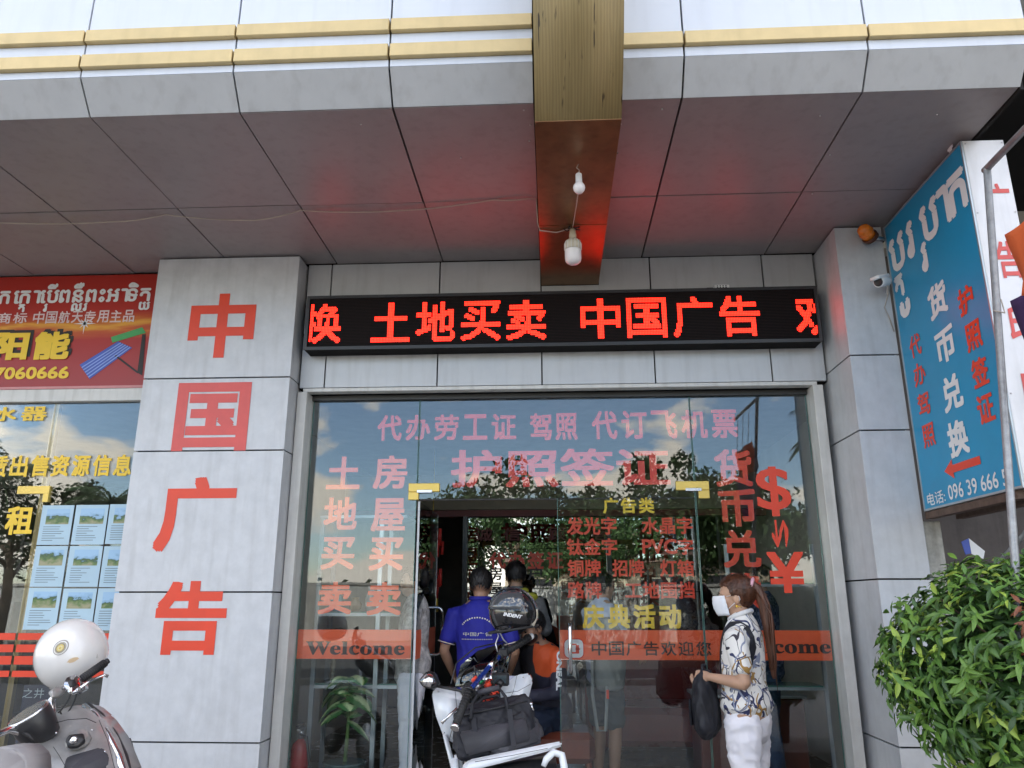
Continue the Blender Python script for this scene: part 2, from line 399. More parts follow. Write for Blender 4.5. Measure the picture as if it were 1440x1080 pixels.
# --- pillars
def pillar(x0, x1, yf, yb, joints, ztop, zb=0.0):
    p = part('pillar', box(B(), x0 + .02, x1 - .02, yf + 0.02, yb, zb, ztop), M_joint)
    zz = [ztop - 0.006] + joints + [zb + .02]
    for a, b_ in zip(zz, zz[1:]):
        obj('panel', box(B(), x0, x1, yf, yf + 0.019, b_ + 0.005, a - 0.005, 0.001), M_pillar, p)
        obj('panel', box(B(), x1 - .0195, x1, yf + 0.0205, yb, b_ + 0.005, a - 0.005), M_pillar, p)
        obj('panel', box(B(), x0, x0 + .0195, yf + 0.0205, yb, b_ + 0.005, a - 0.005), M_pillar, p)
    return p
p1 = pillar(-2.905, -1.842, 5.13, 5.50, [3.03, 2.505, 1.56, 0.65], ZC)
p2 = pillar(1.95, 2.262, 4.88, 5.50, [3.045, 2.545, 1.63, 0.70], ZC)
# red lettering on left pillar: each character one sub-part
for ch, bx in (('中', (266, 413, 358, 503)), ('国', (246, 538, 350, 634)), ('广', (220, 671, 330, 776)), ('告', (218, 817, 318, 921))):
    q = B(); put_px(q, ch, bx, 5.128, bold=0.030)
    o = obj('character', q, M_redfaded if ch == '国' else M_red, p1); o['label'] = 'red character ' + ch
obj('plinth', box(B(), -2.93, -1.83, 5.09, 5.13, 0, 0.12), M_conc, p1)
obj('plinth', box(B(), 1.93, 2.9, 4.80, 4.88, 0, 0.12), M_conc, p2)

# --- walls of the building
part('unseen_upper_wall', box(B(), -14, 9, 3.62, 14, 6.0, 15), M_fascia)  # unseen storeys above, made tall so they shade the front from the sun
part('roof_slab', box(B(), -14, 9, 5.45, 14, ZC + 0.10, 6.0), M_plaster)
part('side_wall', box(B(), 2.27, 2.5, 5.5, 12, 0, ZC + .10), M_plaster)
part('side_wall', box(B(), -9.2, -9.0, 5.45, 12, 0, ZC + .10), M_plaster)
part('party_wall', box(B(), -2.5, -2.3, 5.52, 12, 0, 3.5), M_plaster)
part('back_wall', box(B(), -9, 2.27, 10.5, 10.7, 0, ZC + .10), M_intdark)
part('interior_ceiling', box(B(), -9, 2.27, 5.56, 10.5, 3.05, 3.10), mat('interior_ceiling', (0.5, 0.47, 0.42), 0.8))
part('interior_floor', box(B(), -9, 2.27, 5.38, 10.5, 0.0, FL), M_tile)
part('doorstep', box(B(), -1.7, 1.8, 5.05, 5.375, 0.0, 0.1), M_conc)

# ================================================================== GLASS FRONT
YL = YG + 0.012     # lettering stuck on the inside of the glass
xa, xL, xm_, xR, xb = -1.762, -0.965, 0.03, 1.0, 1.832
ZD = 2.20
def pane(name, x0, x1, z0, z1, m=M_glass):
    o = part(name, box(B(), x0 + .004, x1 - .004, YG, YG + 0.01, z0 + 0.003, z1 - 0.003), m)
    e = B(); 
    for xx in (x0 + .0025, x1 - .0055): box(e, xx, xx + 0.003, YG - .001, YG + 0.011, z0, z1)
    obj('glass_edge', e, M_glassedge, o)
    return o
paneL = pane('window', xa, xL, FL, 2.93)
paneT = pane('transom', xL, xR, ZD, 2.93)
paneR = pane('window', xR, xb, FL, 2.93)
doorR = pane('door', xm_, xR, FL + .01, ZD)
# left leaf standing open, swung inwards on the hinge beside the left pane
leaf = part('door', box(B(), -0.958, -0.946, YG + 0.03, YG + 0.92, FL + .01, ZD - .01), M_doorglass)
leaf['label'] = 'open glass door leaf swung inwards'
q = B(); box(q, -0.9595, -0.9445, YG + 0.92, YG + 0.924, FL + .01, ZD - .01); box(q, -0.9595, -0.9445, YG + 0.026, YG + 0.03, FL + .01, ZD - .01); obj('glass_edge', q, M_white, leaf)
q = B(); box(q, -0.9442, -0.9432, YG + 0.03, YG + 0.92, 1.12, 1.31); obj('band_sticker', q, M_orangered, leaf)
def rrect(c, uu, vv, a, b_, r, n=5):
    pts = []
    for sx, sy, t0 in ((1, 1, 0), (-1, 1, 90), (-1, -1, 180), (1, -1, 270)):
        for k in range(n + 1):
            an = R(t0 + 90 * k / n)
            pts.append(Vector(c) + Vector(uu) * (sx * (a - r) + r * cos(an)) + Vector(vv) * (sy * (b_ - r) + r * sin(an)))
    return pts
ring = rrect((-0.950, YG + 0.80, 1.28), (1, 0, 0), (0, 0, 1), 0.075, 0.175, 0.04)
obj('handle', tube(B(), ring + [ring[0]], 0.011, 10), M_chrome, leaf)
# handle on the closed leaf: upright bar standing off the glass
hz = [at(806, y, YG - .05) for y in (878, 947)]
hb = tube(B(), [(0.105, YG - 0.002, hz[0].z), (0.105, YG - 0.045, hz[0].z), (0.105, YG - 0.06, hz[0].z - .02), (0.105, YG - 0.06, hz[1].z + .02), (0.105, YG - 0.045, hz[1].z), (0.105, YG - 0.002, hz[1].z)], 0.012, 10)
obj('handle', hb, M_chrome, doorR)
# gold patch fittings, L shaped
M_patch = mat('gold_patch', (0.70, 0.50, 0.12), 0.35, 0.4, var=0.08)
for (px0, py0, px1, py1, flip, par) in ((575, 680, 618, 703, False, paneL), (950, 677, 998, 701, True, paneR)):
    a = at(px0, py0, YG); b_ = at(px1, py1, YG)
    q = B()
    box(q, a.x, b_.x, YG - 0.012, YG + 0.02, (a.z + b_.z) / 2 - .002, a.z, 0.003)
    if flip: box(q, b_.x - 0.075, b_.x, YG - 0.012, YG + 0.02, b_.z, (a.z + b_.z) / 2 - .003, 0.003)
    else: box(q, a.x, a.x + 0.075, YG - 0.012, YG + 0.02, b_.z, (a.z + b_.z) / 2 - .003, 0.003)
    obj('patch_fitting', q, M_patch, par)
    q = B(); box(q, (a.x + b_.x) / 2 - .05, (a.x + b_.x) / 2 + .06, YG - 0.018, YG - 0.0125, (a.z + b_.z) / 2 - .01, (a.z + b_.z) / 2 + .012, 0.002); obj('fitting_cover', q, M_steel, par)
q = B(); box(q, -0.95, xR, YG + 0.0115, YG + 0.0145, ZD - 0.006, ZD + 0.004); obj('seal', q, M_black, paneT)

def letters(name, items, m, parent, Y=YL, bold=0.03, each=False, label=None, **k):
    q = B()
    for s, bx in items: put_px(q, s, bx, Y, bold, each, **k)
    o = obj(name, q, m, parent)
    if label: o['label'] = label
    return o
MP = mat('pink_red_vinyl', (0.78, 0.07, 0.06), 0.5, var=0.06)
letters('lettering', [('代办劳工证', (531, 583, 726, 619)), ('驾照', (745, 581, 812, 619)), ('代订飞机票', (832, 577, 1037, 617))], MP, paneT, each=True, bold=0.026, label='top row of red characters')
letters('lettering', [('护照签证', (634, 631, 942, 685))], MP, paneT, each=False, bold=0.024, label='second row of large red characters')
def vert(name, s, xc, w0, h0, ycs, m, parent, Y=YL, bold=0.028, dx=0):
    q = B()
    for i, (ch, yc) in enumerate(zip(s, ycs)):
        x = xc + dx * i
        put_px(q, ch, (x - w0 / 2, yc - h0 / 2, x + w0 / 2, yc + h0 / 2), Y, bold)
    return obj(name, q, m, parent)
vert('lettering', '土地买卖', 483, 47, 46, [665, 722, 778, 841], M_orangered, paneL, dx=-4)['label'] = 'left column of red characters'
vert('lettering', '房屋买卖', 549, 48, 47, [664, 724, 779, 842], M_orangered, paneL, dx=-3)['label'] = 'right column of red characters'
vert('lettering', '货币兑换', 1031, 53, 53, [658, 714, 772, 832], M_red, paneR, dx=6)['label'] = 'column of red characters'
YO = YG - .003      # these marks are stuck on the outer face
q = B(); put_px(q, '$', (1064, 656, 1112, 726), YO, 0.012)
for ar, (a0, a1) in (('↓', (1085, 1099)), ('↑', (1096, 1110))): put_px(q, ar, (a0, 731, a1, 770), YO, 0.03)
put_px(q, '¥', (1080, 776, 1132, 834), YO, 0.02)
obj('lettering', q, M_red, paneR)['label'] = 'red dollar sign, arrows and yen sign'
letters('lettering', [('广告类', (848, 700, 920, 722))], M_yellow, doorR, each=True, bold=0.03)
letters('lettering', [('发光字', (797, 727, 867, 752)), ('水晶字', (902, 727, 974, 751)), ('钛金字', (797, 757, 868, 781)), ('PVC', (903, 758, 952, 779)), ('字', (953, 757, 975, 780)),
                      ('铜牌', (798, 787, 845, 811)), ('招牌', (861, 787, 906, 811)), ('灯箱', (928, 787, 976, 811)), ('路牌', (798, 818, 846, 842)), ('工地围挡', (879, 818, 977, 842))],
        M_red, doorR, each=False, bold=0.024, label='four rows of red characters')
letters('lettering', [('庆典活动', (819, 850, 958, 884))], M_yellow, doorR, each=True, bold=0.04)
letters('lettering', [('广告类', (848, 700, 920, 722))], M_yellow, doorR, each=True, bold=0.03) if False else None
# red bands
zt, zb = 1.315, 1.125
for par, x0, x1 in ((paneL, xa + .005, xL - .005), (doorR, xm_ + .005, xR - .005), (paneR, xR + .005, xb - .005)):
    obj('red_band', box(B(), x0, x1, YL + .002, YL + .003, zt - .19, zt), M_orangered, par)
BW = '\U0001D416\U0001D41E\U0001D425\U0001D41C\U0001D428\U0001D426\U0001D41E'
def band_text(s, bx, par, bold=0.01, each=False):
    q = B(); put_px(q, s, bx, YL - .0005, bold, each); return obj('lettering', q, mat('dark_band_print', (0.045, 0.012, 0.010), 0.5), par)
band_text(BW, (430, 902, 569, 921), paneL)
band_text(BW, (1024, 900, 1168, 919), paneR)
band_text('中国广告欢迎您', (832, 902, 1000, 922), doorR, 0.012, True)
q = B(); ring = rrect(at(807, 912, YL - .001), (1, 0, 0), (0, 0, 1), 0.066, 0.062, 0.035, 6)
q.faces.new([q.verts.new(p) for p in ring]); obj('logo_disc', q, M_white, doorR)
q = B(); c0 = at(807, 912, YL - .002); w0 = 0.0
ring = rrect(c0, (1, 0, 0), (0, 0, 1), 0.066, 0.062, 0.035, 6)
tube(q, ring + [ring[0]], 0.004, 6)
for (dx, dz, a, b_) in ((-.026, .002, .014, .034), (.024, .002, .014, .034), (0, .028, .03, .006), (0, -.026, .03, .006), (-.026, -.002, .022, .006), (.026, -.002, .022, .006)):
    box(q, c0.x + dx - a / 2 - .004, c0.x + dx + a / 2 + .004, YL - .0035, YL - .0025, c0.z + dz - b_, c0.z + dz + b_ * .6)
obj('logo_mark', q, M_red, doorR)

# ================================================================== LEFT SHOP UNIT
YS = 5.40
part('glazing_frame', box(B(), -9, -2.92, 5.36, 5.44, 2.935, 3.03, 0.003), M_frame)
ls1 = part('window', box(B(), -3.70, -2.92, YS, YS + .01, FL, 2.93), M_glass)
ls2 = part('window', box(B(), -5.2, -3.71, YS, YS + .01, FL, 2.93), M_glass)
ls3 = part('window', box(B(), -8.9, -5.21, YS, YS + .01, FL, 2.93), M_glass)
part('mullion', box(B(), -3.725, -3.685, YS + .012, YS + .05, FL, 2.93), mat('bronze_strip', (0.3, 0.22, 0.1), 0.35, 0.6))
part('wall_over_window', box(B(), -9, -2.92, 5.44, 5.6, 3.03, ZC), M_joint)
letters('lettering', [('水器', (-12, 572, 66, 592))], M_yellow, ls2, Y=YS - .002, each=True, bold=.03)
letters('lettering', [('赁出售资源信息', (-14, 640, 185, 670))], M_yellow, ls1, Y=YS - .002, each=True, bold=.03)
letters('lettering', [('租', (8, 712, 47, 752))], M_yellow, ls2, Y=YS - .002, bold=.03)
q = B(); a = at(27, 684, YS); b_ = at(68, 706, YS)
box(q, a.x, b_.x, YS - .012, YS + .02, a.z - .055, a.z); box(q, b_.x - .04, b_.x, YS - .012, YS + .02, b_.z, a.z - .056)
obj('patch_fitting', q, M_patch, ls1)
for i, (z0, z1) in enumerate(((1.245, 1.29), (1.165, 1.215), (1.085, 1.14), (1.005, 1.045))):
    obj('red_stripe', box(B(), -4.9, -3.72, YS - .002, YS - .001, z0, z1), M_red, ls2)
    obj('red_stripe', box(B(), -3.70, -2.93, YS - .002, YS - .001, z0, z1), M_red, ls1)
letters('lettering', [('之井', (32, 968, 62, 982))], M_alu, ls1, Y=YS + .014, bold=.0)
obj('door_panel', box(B(), -3.62, -3.4, YS + .03, YS + .06, .2, 0.95), mat('navy_board', (.03, .03, .06), .6), ls1)

# papers stuck on the window, each with its photo and its lines of print
M_paper = mat('pale_blue_paper', (0.46, 0.62, 0.72), 0.7, var=0.05, vscale=4)
def photo_mat(i):
    m = bpy.data.materials.new('landscape_photo'); m.use_nodes = True; t = m.node_tree; b = t.nodes['Principled BSDF']
    tcn = N(t, 'ShaderNodeTexCoord'); sp = N(t, 'ShaderNodeSeparateXYZ'); t.links.new(tcn.outputs['Generated'], sp.inputs[0])
    n1 = N(t, 'ShaderNodeTexNoise'); n1.inputs['Scale'].default_value = 3.2; n1.inputs['Detail'].default_value = 7
    mpn = N(t, 'ShaderNodeMapping'); mpn.inputs['Location'].default_value = (i * 3.7, 0, i * 2.3); t.links.new(tcn.outputs['Generated'], mpn.inputs[0]); t.links.new(mpn.outputs[0], n1.inputs['Vector'])
    ma = N(t, 'ShaderNodeMath', operation='MULTIPLY_ADD'); ma.inputs[1].default_value = 1.1 + .12 * (i % 3); t.links.new(n1.outputs['Fac'], ma.inputs[0]); sb_ = N(t, 'ShaderNodeMath', operation='SUBTRACT'); sb_.inputs[1].default_value = .30 + .07 * ((i * 5) % 4); t.links.new(sp.outputs['Z'], sb_.inputs[0]); t.links.new(sb_.outputs[0], ma.inputs[2])
    r = N(t, 'ShaderNodeValToRGB'); e = r.color_ramp.elements
    e[0].position = 0.2; e[0].color = (0.35, 0.33, 0.2, 1); e[1].position = 1.0; e[1].color = (0.35, 0.55, 0.75, 1)
    x = e.new(0.5); x.color = (0.12, 0.2, 0.06, 1); x = e.new(0.68); x.color = (0.05, 0.10, 0.05, 1); x = e.new(0.76); x.color = (0.25, 0.42, 0.6, 1)
    t.links.new(ma.outputs[0], r.inputs[0]); t.links.new(r.outputs[0], b.inputs['Base Color']); b.inputs['Roughness'].default_value = .4
    return m
M_print = mat('grey_print', (0.16, 0.2, 0.24), 0.7)
cols_ = [(-3.675, -3.44), (-3.425, -3.185), (-3.175, -2.945)]; rows_ = [(1.89, 2.17), (1.60, 1.88), (1.31, 1.59)]
rn = ['top', 'middle', 'bottom']; cn = ['nearest the mullion', 'in the middle column', 'half hidden by the pillar']
for ri, (z0, z1) in enumerate(rows_):
    for ci, (x0, x1) in enumerate(cols_):
        j = random.uniform(-.004, .004)
        rt = empty('listing_sheet', (x0, YS + .02, z0), 0, 'pale blue property sheet, %s row, %s' % (rn[ri], cn[ci]), 'poster', 'property sheets on the left window')
        obj('sheet', box(B(), x0, x1, YS - .004, YS - .0025, z0 + j, z1 + j), M_paper, rt)
        obj('photograph', box(B(), x0 + .04, x1 - .025, YS - .0055, YS - .0042, z1 - .135 + j, z1 - .025 + j), photo_mat(ri * 3 + ci), rt)
        q = B()
        for k in range(7):
            zz = z1 - .155 - k * .016 + j; ww = random.uniform(.4, .95) * (x1 - x0 - .06)
            box(q, x0 + .03, x0 + .03 + ww, YS - .005, YS - .0042, zz, zz + .004)
        obj('print_lines', q, M_print, rt)
# mask back of the left shop glass: furniture
sh = empty('shelf_unit', (-4.2, 7, FL), 0, 'dark shelving deep inside the left shop', 'shelf')
q = B()
for k in range(4): box(q, -4.9, -3.3, 7.0, 7.4, .5 + k * .5, .53 + k * .5)
obj('shelf', q, M_intdark, sh)
q = B()
for x in (-4.92, -3.3): box(q, x, x + .03, 7.0, 7.4, FL, 2.3)
obj('side_panel', q, M_intdark, sh)

# --- red banner above left shop window
bn = empty('banner', (-3.6, 5.38, 3.03), 0, 'red and gold printed banner with Khmer and Chinese lettering above the left shop window', 'banner')
bmn = bpy.data.materials.new('sunset_banner_print'); bmn.use_nodes = True; t = bmn.node_tree; b = t.nodes['Principled BSDF']; b.inputs['Roughness'].default_value = .35
tcn = N(t, 'ShaderNodeTexCoord'); sp = N(t, 'ShaderNodeSeparateXYZ'); t.links.new(tcn.outputs['Object'], sp.inputs[0])
n1 = N(t, 'ShaderNodeTexNoise'); n1.inputs['Scale'].default_value = 2.5; n1.inputs['Detail'].default_value = 5
mpn = N(t, 'ShaderNodeMapping'); mpn.inputs['Scale'].default_value = (1, 1, 6); t.links.new(tcn.outputs['Object'], mpn.inputs[0]); t.links.new(mpn.outputs[0], n1.inputs['Vector'])
ma = N(t, 'ShaderNodeMath', operation='MULTIPLY_ADD'); ma.inputs[1].default_value = 0.16; t.links.new(n1.outputs['Fac'], ma.inputs[0]); t.links.new(sp.outputs['Z'], ma.inputs[2])
mr = N(t, 'ShaderNodeMapRange'); mr.inputs['From Min'].default_value = 3.14; mr.inputs['From Max'].default_value = 4.07; t.links.new(ma.outputs[0], mr.inputs[0])
r = N(t, 'ShaderNodeValToRGB'); e = r.color_ramp.elements
e[0].position = 0; e[0].color = (0.33, 0.015, 0.015, 1); e[1].position = 1; e[1].color = (0.38, 0.02, 0.01, 1)
for p_, c_ in ((0.40, (0.42, 0.02, 0.015)), (0.47, (0.55, 0.10, 0.02)), (0.51, (0.75, 0.36, 0.04)), (0.56, (0.52, 0.08, 0.015)), (0.64, (0.42, 0.02, 0.012))):
    x = e.new(p_); x.color = (*c_, 1)
t.links.new(mr.outputs[0], r.inputs[0]); t.links.new(r.outputs[0], b.inputs['Base Color'])
YB = 5.375
obj('cloth', box(B(), -6.2, -2.91, YB, YB + .012, 3.035, 3.955), bmn, bn)
obj('border', box(B(), -6.2, -2.91, YB - .002, YB - .0005, 3.035, 3.055), mat('pink_border', (.6, .25, .25), .4), bn)
# Khmer clusters composed by hand: (glyph, dx, dy, scale)
def khmer(bm, cl, P, u, v, s, bold=0.025, Hn=None):
    """cl: list of clusters; cluster = list of (char, dx, dy, scale) in em, then advance"""
    x = 0
    u = Vector(u); v = Vector(v)
    for parts, adv in cl:
        for (ch, dx, dy, sc) in parts:
            vs, fs = glyphs(ch, 0)
            if len(vs) == 0: continue
            x0 = vs[:, 0].min()
            for i_, (ox, oy) in enumerate(((-bold, 0), (bold, 0), (0, bold), (0, -bold))):
                n = u.cross(v) * (.001 + .00015 * i_)
                nv = [bm.verts.new(Vector(P) + u * ((x + dx + ox + (a[0] - x0) * sc) * s) + v * ((dy + oy + a[1] * sc) * s) + n) for a in vs]
                for f in fs:
                    try: bm.faces.new([nv[i] for i in f])
                    except ValueError: pass
        x += adv
    return x
def sub(ch, dx=.02): return (ch, dx, -.42, .58)
KH1 = [([('ទ', 0, 0, 1), ('ឹ', .02, 0, 1)], .62), ([('ក', 0, 0, 1)], .66), ([('េ', 0, 0, 1)], .3), ([('ក', 0, 0, 1), sub('ត'), ('ា', .62, 0, 1)], .95), ([('េ', 0, 0, 1)], .3),
       ([('ប', 0, 0, 1), sub('រ', -.05), ('ី', .0, 0, 1)], .62), ([('ព', 0, 0, 1)], .62), ([('ន', 0, 0, 1), sub('ល'), ('ឺ', 0, 0, 1)], .62),
       ([('ព', 0, 0, 1), sub('រ', -.05)], .62), ([('ះ', 0, 0, 1)], .35), ([('អ', 0, 0, 1), ('ា', .66, 0, 1)], .95), ([('ទ', 0, 0, 1), ('ិ', .02, 0, 1)], .6), ([('ត', 0, 0, 1), sub('យ')], .62)]
q = B(); a = at(-2, 427, YB - .004); x_end = at(214, 427, YB - .004).x
wd_em = sum(c[1] for c in KH1)
s_ = (x_end - a.x) / (wd_em - .62) * 1.0
khmer(q, KH1, (a.x - .6 * s_, YB - .004, a.z), (1, 0, 0), (0, 0, 1), s_, .03)
obj('khmer_lettering', q, M_white, bn)
q = B(); put_px(q, '名商标', (-26, 440, 38, 455), YB - .004, .015, True); put_px(q, '中国航天专用主品', (47, 437, 189, 454), YB - .004, .015, True)
obj('lettering', q, mat('pale_pink_print', (.75, .6, .6), .5), bn)
q = B(); put_px(q, '阳能', (-10, 467, 98, 506), YB - .009, .045, True)
# black shadow behind the gold characters
q2 = B(); put_px(q2, '阳能', (-4, 463, 103, 502), YB - .003, .05, True)
obj('lettering_shadow', q2, M_black, bn); obj('lettering', q, M_yellow, bn)['label'] = 'large gold characters'
q = B(); put_px(q, '7060666', (-8, 516, 97, 533), YB - .004, .03, False); obj('lettering', q, M_yellow, bn)['label'] = 'gold phone number'
# solar heater print
def poly_px(bm, pts, Y, mi=0):
    bm.faces.new([bm.verts.new(at(x, y, Y)) for x, y in pts]).material_index = mi
q = B(); poly_px(q, [(112, 513), (126, 533), (186, 489), (166, 480)][::-1], YB - .003); obj('printed_panel', q, mat('print_blue', (.05, .10, .45), .4), bn)
q = B()
for k in range(1, 6):
    f_ = k / 6
    p0 = (112 + 14 * f_, 513 + 20 * f_); p1_ = (166 + 20 * f_, 480 + 9 * f_)
    poly_px(q, [p0, (p0[0] + 1, p0[1] + 1.2), (p1_[0] + 1, p1_[1] + 1.2), p1_], YB - .0036)
obj('printed_tubes', q, mat('print_light_blue', (.25, .35, .7), .4), bn)
q = B(); poly_px(q, [(156, 474), (200, 460), (205, 468), (158, 482)][::-1], YB - .0042); obj('printed_tank', q, mat('print_green', (.06, .35, .10), .4), bn)
q = B(); poly_px(q, [(200, 470), (205, 470), (200, 528), (193, 524)][::-1], YB - .003); poly_px(q, [(160, 500), (163, 499), (196, 524), (193, 525)][::-1], YB - .0032); obj('printed_stand', q, M_black, bn)
q = B()
c = at(119, 455, YB - .005)
for k in range(8):
    an = k * pi / 4; ln = .09 if k % 2 == 0 else .05
    d = Vector((cos(an), 0, sin(an))); n_ = Vector((-sin(an), 0, cos(an)))
    q.faces.new([q.verts.new(p) for p in (c + n_ * .008, c - n_ * .008, c + d * ln)])
obj('printed_sparkle', q, M_white, bn)

# ================================================================== LED SIGN
led = empty('led_sign', (0.05, 5.2, 3.23), 0, 'long black dot matrix sign with glowing red characters above the shop door', 'sign')
lx0, lx1, lz0, lz1, ly = -1.765, 1.885, 3.232, 3.645, 5.15
obj('case', box(B(), lx0, lx1, ly, 5.296, lz0, lz1, 0.006), M_ledcase, led)
q = B(); t_ = .022
box(q, lx0, lx1, ly - .012, ly - .001, lz1 - t_, lz1); box(q, lx0, lx1, ly - .012, ly - .001, lz0, lz0 + t_)
box(q, lx0, lx0 + t_, ly - .012, ly - .001, lz0 + t_, lz1 - t_); box(q, lx1 - t_, lx1, ly - .012, ly - .001, lz0 + t_, lz1 - t_)
obj('bezel', q, M_blackpl, led)
NR = 32; pitch = 0.0099
zc_top = lz1 - .045
def raster(ch, bold=0.02, n=26):
    vs, fs = glyphs(ch, 0)
    x0, y0 = vs[:, 0].min(), vs[:, 1].min(); W = vs[:, 0].max() - x0; Hh = vs[:, 1].max() - y0
    P = (vs[:, :2] - [x0, y0]) / [W, Hh] * (n - 1) + [0.1, 0.1]
    gx, gy = np.meshgrid(np.arange(n) + .5, np.arange(n) + .5); on = np.zeros((n, n), bool)
    for f in fs:
        for k in range(1, len(f) - 1):
            a, b_, c = P[f[0]], P[f[k]], P[f[k + 1]]
            d = (b_[0] - a[0]) * (c[1] - a[1]) - (c[0] - a[0]) * (b_[1] - a[1])
            if abs(d) < 1e-9: continue
            w1 = ((b_[0] - gx) * (c[1] - gy) - (c[0] - gx) * (b_[1] - gy)) / d
            w2 = ((c[0] - gx) * (a[1] - gy) - (a[0] - gx) * (c[1] - gy)) / d
            on |= (w1 >= 0) & (w2 >= 0) & (w1 + w2 <= 1)
    on[:, 1:] |= on[:, :-1].copy()
    on[1:, :] |= on[:-1, :].copy() & on[:-1, :].copy()
    return on
M_led = mat('lit_red_led', (0.8, 0.05, 0.02), 0.4, emit=(1.0, 0.011, 0.004), estr=2.0)
for s, x_start in (('换', -1.745 - .06), ('土地买卖', -1.303), ('中国广告', 0.20), ('欢', 1.70)):
    for i, ch in enumerate(s):
        on = raster(ch, 0.03); q = B(); nn = on.shape[0]
        cx = x_start + i * 0.325
        for r_ in range(nn):
            for c_ in range(nn):
                if not on[r_, c_]: continue
                X = cx + c_ * .0108 + .02; Z = lz0 + .052 + r_ * .01155
                if X < lx0 + .03 or X > lx1 - .035: continue
                vs = [q.verts.new(p) for p in ((X, ly - .003, Z), (X + .0082, ly - .003, Z), (X + .0082, ly - .003, Z + .0088), (X, ly - .003, Z + .0088))]
                q.faces.new(vs)
        obj('lit_character', q, M_led, led)
# unlit dot grid
q = B()
for r_ in range(1, 33): box(q, lx0 + .03, lx1 - .03, ly - .0022, ly - .0012, lz0 + .026 + r_ * .0113, lz0 + .0275 + r_ * .0113)
obj('dot_rows', q, mat('unlit_led', (0.03, 0.012, 0.012), 0.6, spec=.2), led)

pb = empty('sensor_box', (1.22, 5.2, 3.646), 0, 'small white remote box resting on top of the led sign', 'control box')
obj('body', box(B(), 1.185, 1.29, 5.19, 5.24, 3.6465, 3.69, 0.003), M_white, pb)
q = B()
for k in range(4):
    for l in range(3): box(q, 1.20 + k * .02, 1.21 + k * .02, 5.187, 5.1895, 3.655 + l * .011, 3.661 + l * .011)
obj('buttons', q, M_blackpl, pb)
obj('clip', box(B(), 1.13, 1.18, 5.2, 5.23, 3.6465, 3.675, .003), M_blackpl, pb)

# ================================================================== BULBS AND WIRES
bulbm = mat('opal_bulb', (0.82, 0.78, 0.78), 0.25, var=0.03)
base = at(812, 205, 3.62)
b1 = empty('light_bulb', (0.165, 3.66, 3.757), 0, 'small round white bulb hanging near the front of the brown beam', 'light bulb')
X0, Y0 = 0.165, 3.66
obj('hook', tube(B(), [(X0, Y0, 3.757), (X0 - .01, Y0, 3.735), (X0 + .004, Y0, 3.72), (X0, Y0, 3.70)], .003, 6), M_wire, b1)
q = B(); lathe(q, [(.012, .0), (.017, -.004), (.018, -.05), (.02, -.055)][::-1], 16, Matrix.Translation((X0, Y0, 3.70))); obj('socket', q, M_white, b1)
q = B(); lathe(q, [(.001, -.118), (.017, -.115), (.029, -.10), (.0325, -.085), (.030, -.072), (.022, -.060), (.0185, -.052)], 20, Matrix.Translation((X0, Y0, 3.70))); obj('bulb', q, bulbm, b1)
X1, Y1 = 0.15, 4.385
b2 = empty('light_bulb', (X1, Y1, 3.757), 0, 'big cylindrical bulb hanging near the seam of the brown beam', 'light bulb')
q = B(); lathe(q, [(.016, -.07), (.022, -.065), (.023, -.04), (.02, -.03), (.018, 0)], 16, Matrix.Translation((X1, Y1, 3.745))); obj('socket', q, mat('yellowed_plastic', (.55, .48, .36), .5), b2)
q = B(); lathe(q, [(.001, -.238), (.03, -.235), (.047, -.22), (.051, -.20), (.051, -.148), (.052, -.146)], 22, Matrix.Translation((X1, Y1, 3.745))); obj('bulb', q, bulbm, b2)
q = B(); lathe(q, [(.053, -.145), (.052, -.10), (.044, -.083), (.026, -.07)], 22, Matrix.Translation((X1, Y1, 3.745))); obj('collar', q, mat('cream_plastic', (.62, .56, .44), .4), b2)
q = B()
for k in range(14):
    an = k * 2 * pi / 14; tube(q, [(X1 + .053 * cos(an), Y1 + .053 * sin(an), 3.745 - .144), (X1 + .052 * cos(an), Y1 + .052 * sin(an), 3.745 - .10), (X1 + .045 * cos(an), Y1 + .045 * sin(an), 3.745 - .083)], .002, 4)
obj('cooling_fins', q, M_white, b2)
q = B()
for k in range(5):
    an = k * 1.3; tube(q, [(X1, Y1, 3.75), (X1 + .04 * cos(an), Y1 + .03 * sin(an), 3.74), (X1 + .055 * cos(an + .5), Y1 + .04 * sin(an + .5), 3.748)], .004, 5)
obj('knot', q, M_rubber, b2)
def sag(a, b_, s, n=10):
    a, b_ = Vector(a), Vector(b_); return [a.lerp(b_, k / n) + Vector((0, 0, -s * 4 * (k / n) * (1 - k / n))) for k in range(n + 1)]
tag(obj('cable', tube(B(), sag((X0, Y0, 3.62), (X1, Y1, 3.752), .008), .003, 5), M_wire), 'thin pale wire running between the two bulbs under the brown beam', 'wire')
q = B(); path = []
pts = [(-5.5, 4.37, ZC - .03), (-3.7, 4.48, ZC - .025), (-2.9, 4.50, ZC - .03), (-2.53, 4.46, ZC - .008), (-1.95, 4.52, ZC - .035), (-1.62, 4.45, ZC - .008), (-1.0, 4.47, ZC - .02), (-.35, 4.38, ZC - .008), (-.075, 4.36, ZC - .008)]
for a, b_ in zip(pts, pts[1:]): path += sag(a, b_, .012, 5)[:-1]
path += [Vector((-.075, 4.38, 3.96)), Vector((-.068, 4.39, 3.80)), Vector((-.055, 4.40, 3.75)), Vector((.05, 4.43, 3.748)), Vector((X1 - .01, Y1, 3.752))]
tag(obj('cable', tube(q, path, .0045, 5), M_wire), 'thin pale wire sagging under the soffit from the left to the brown beam', 'wire')

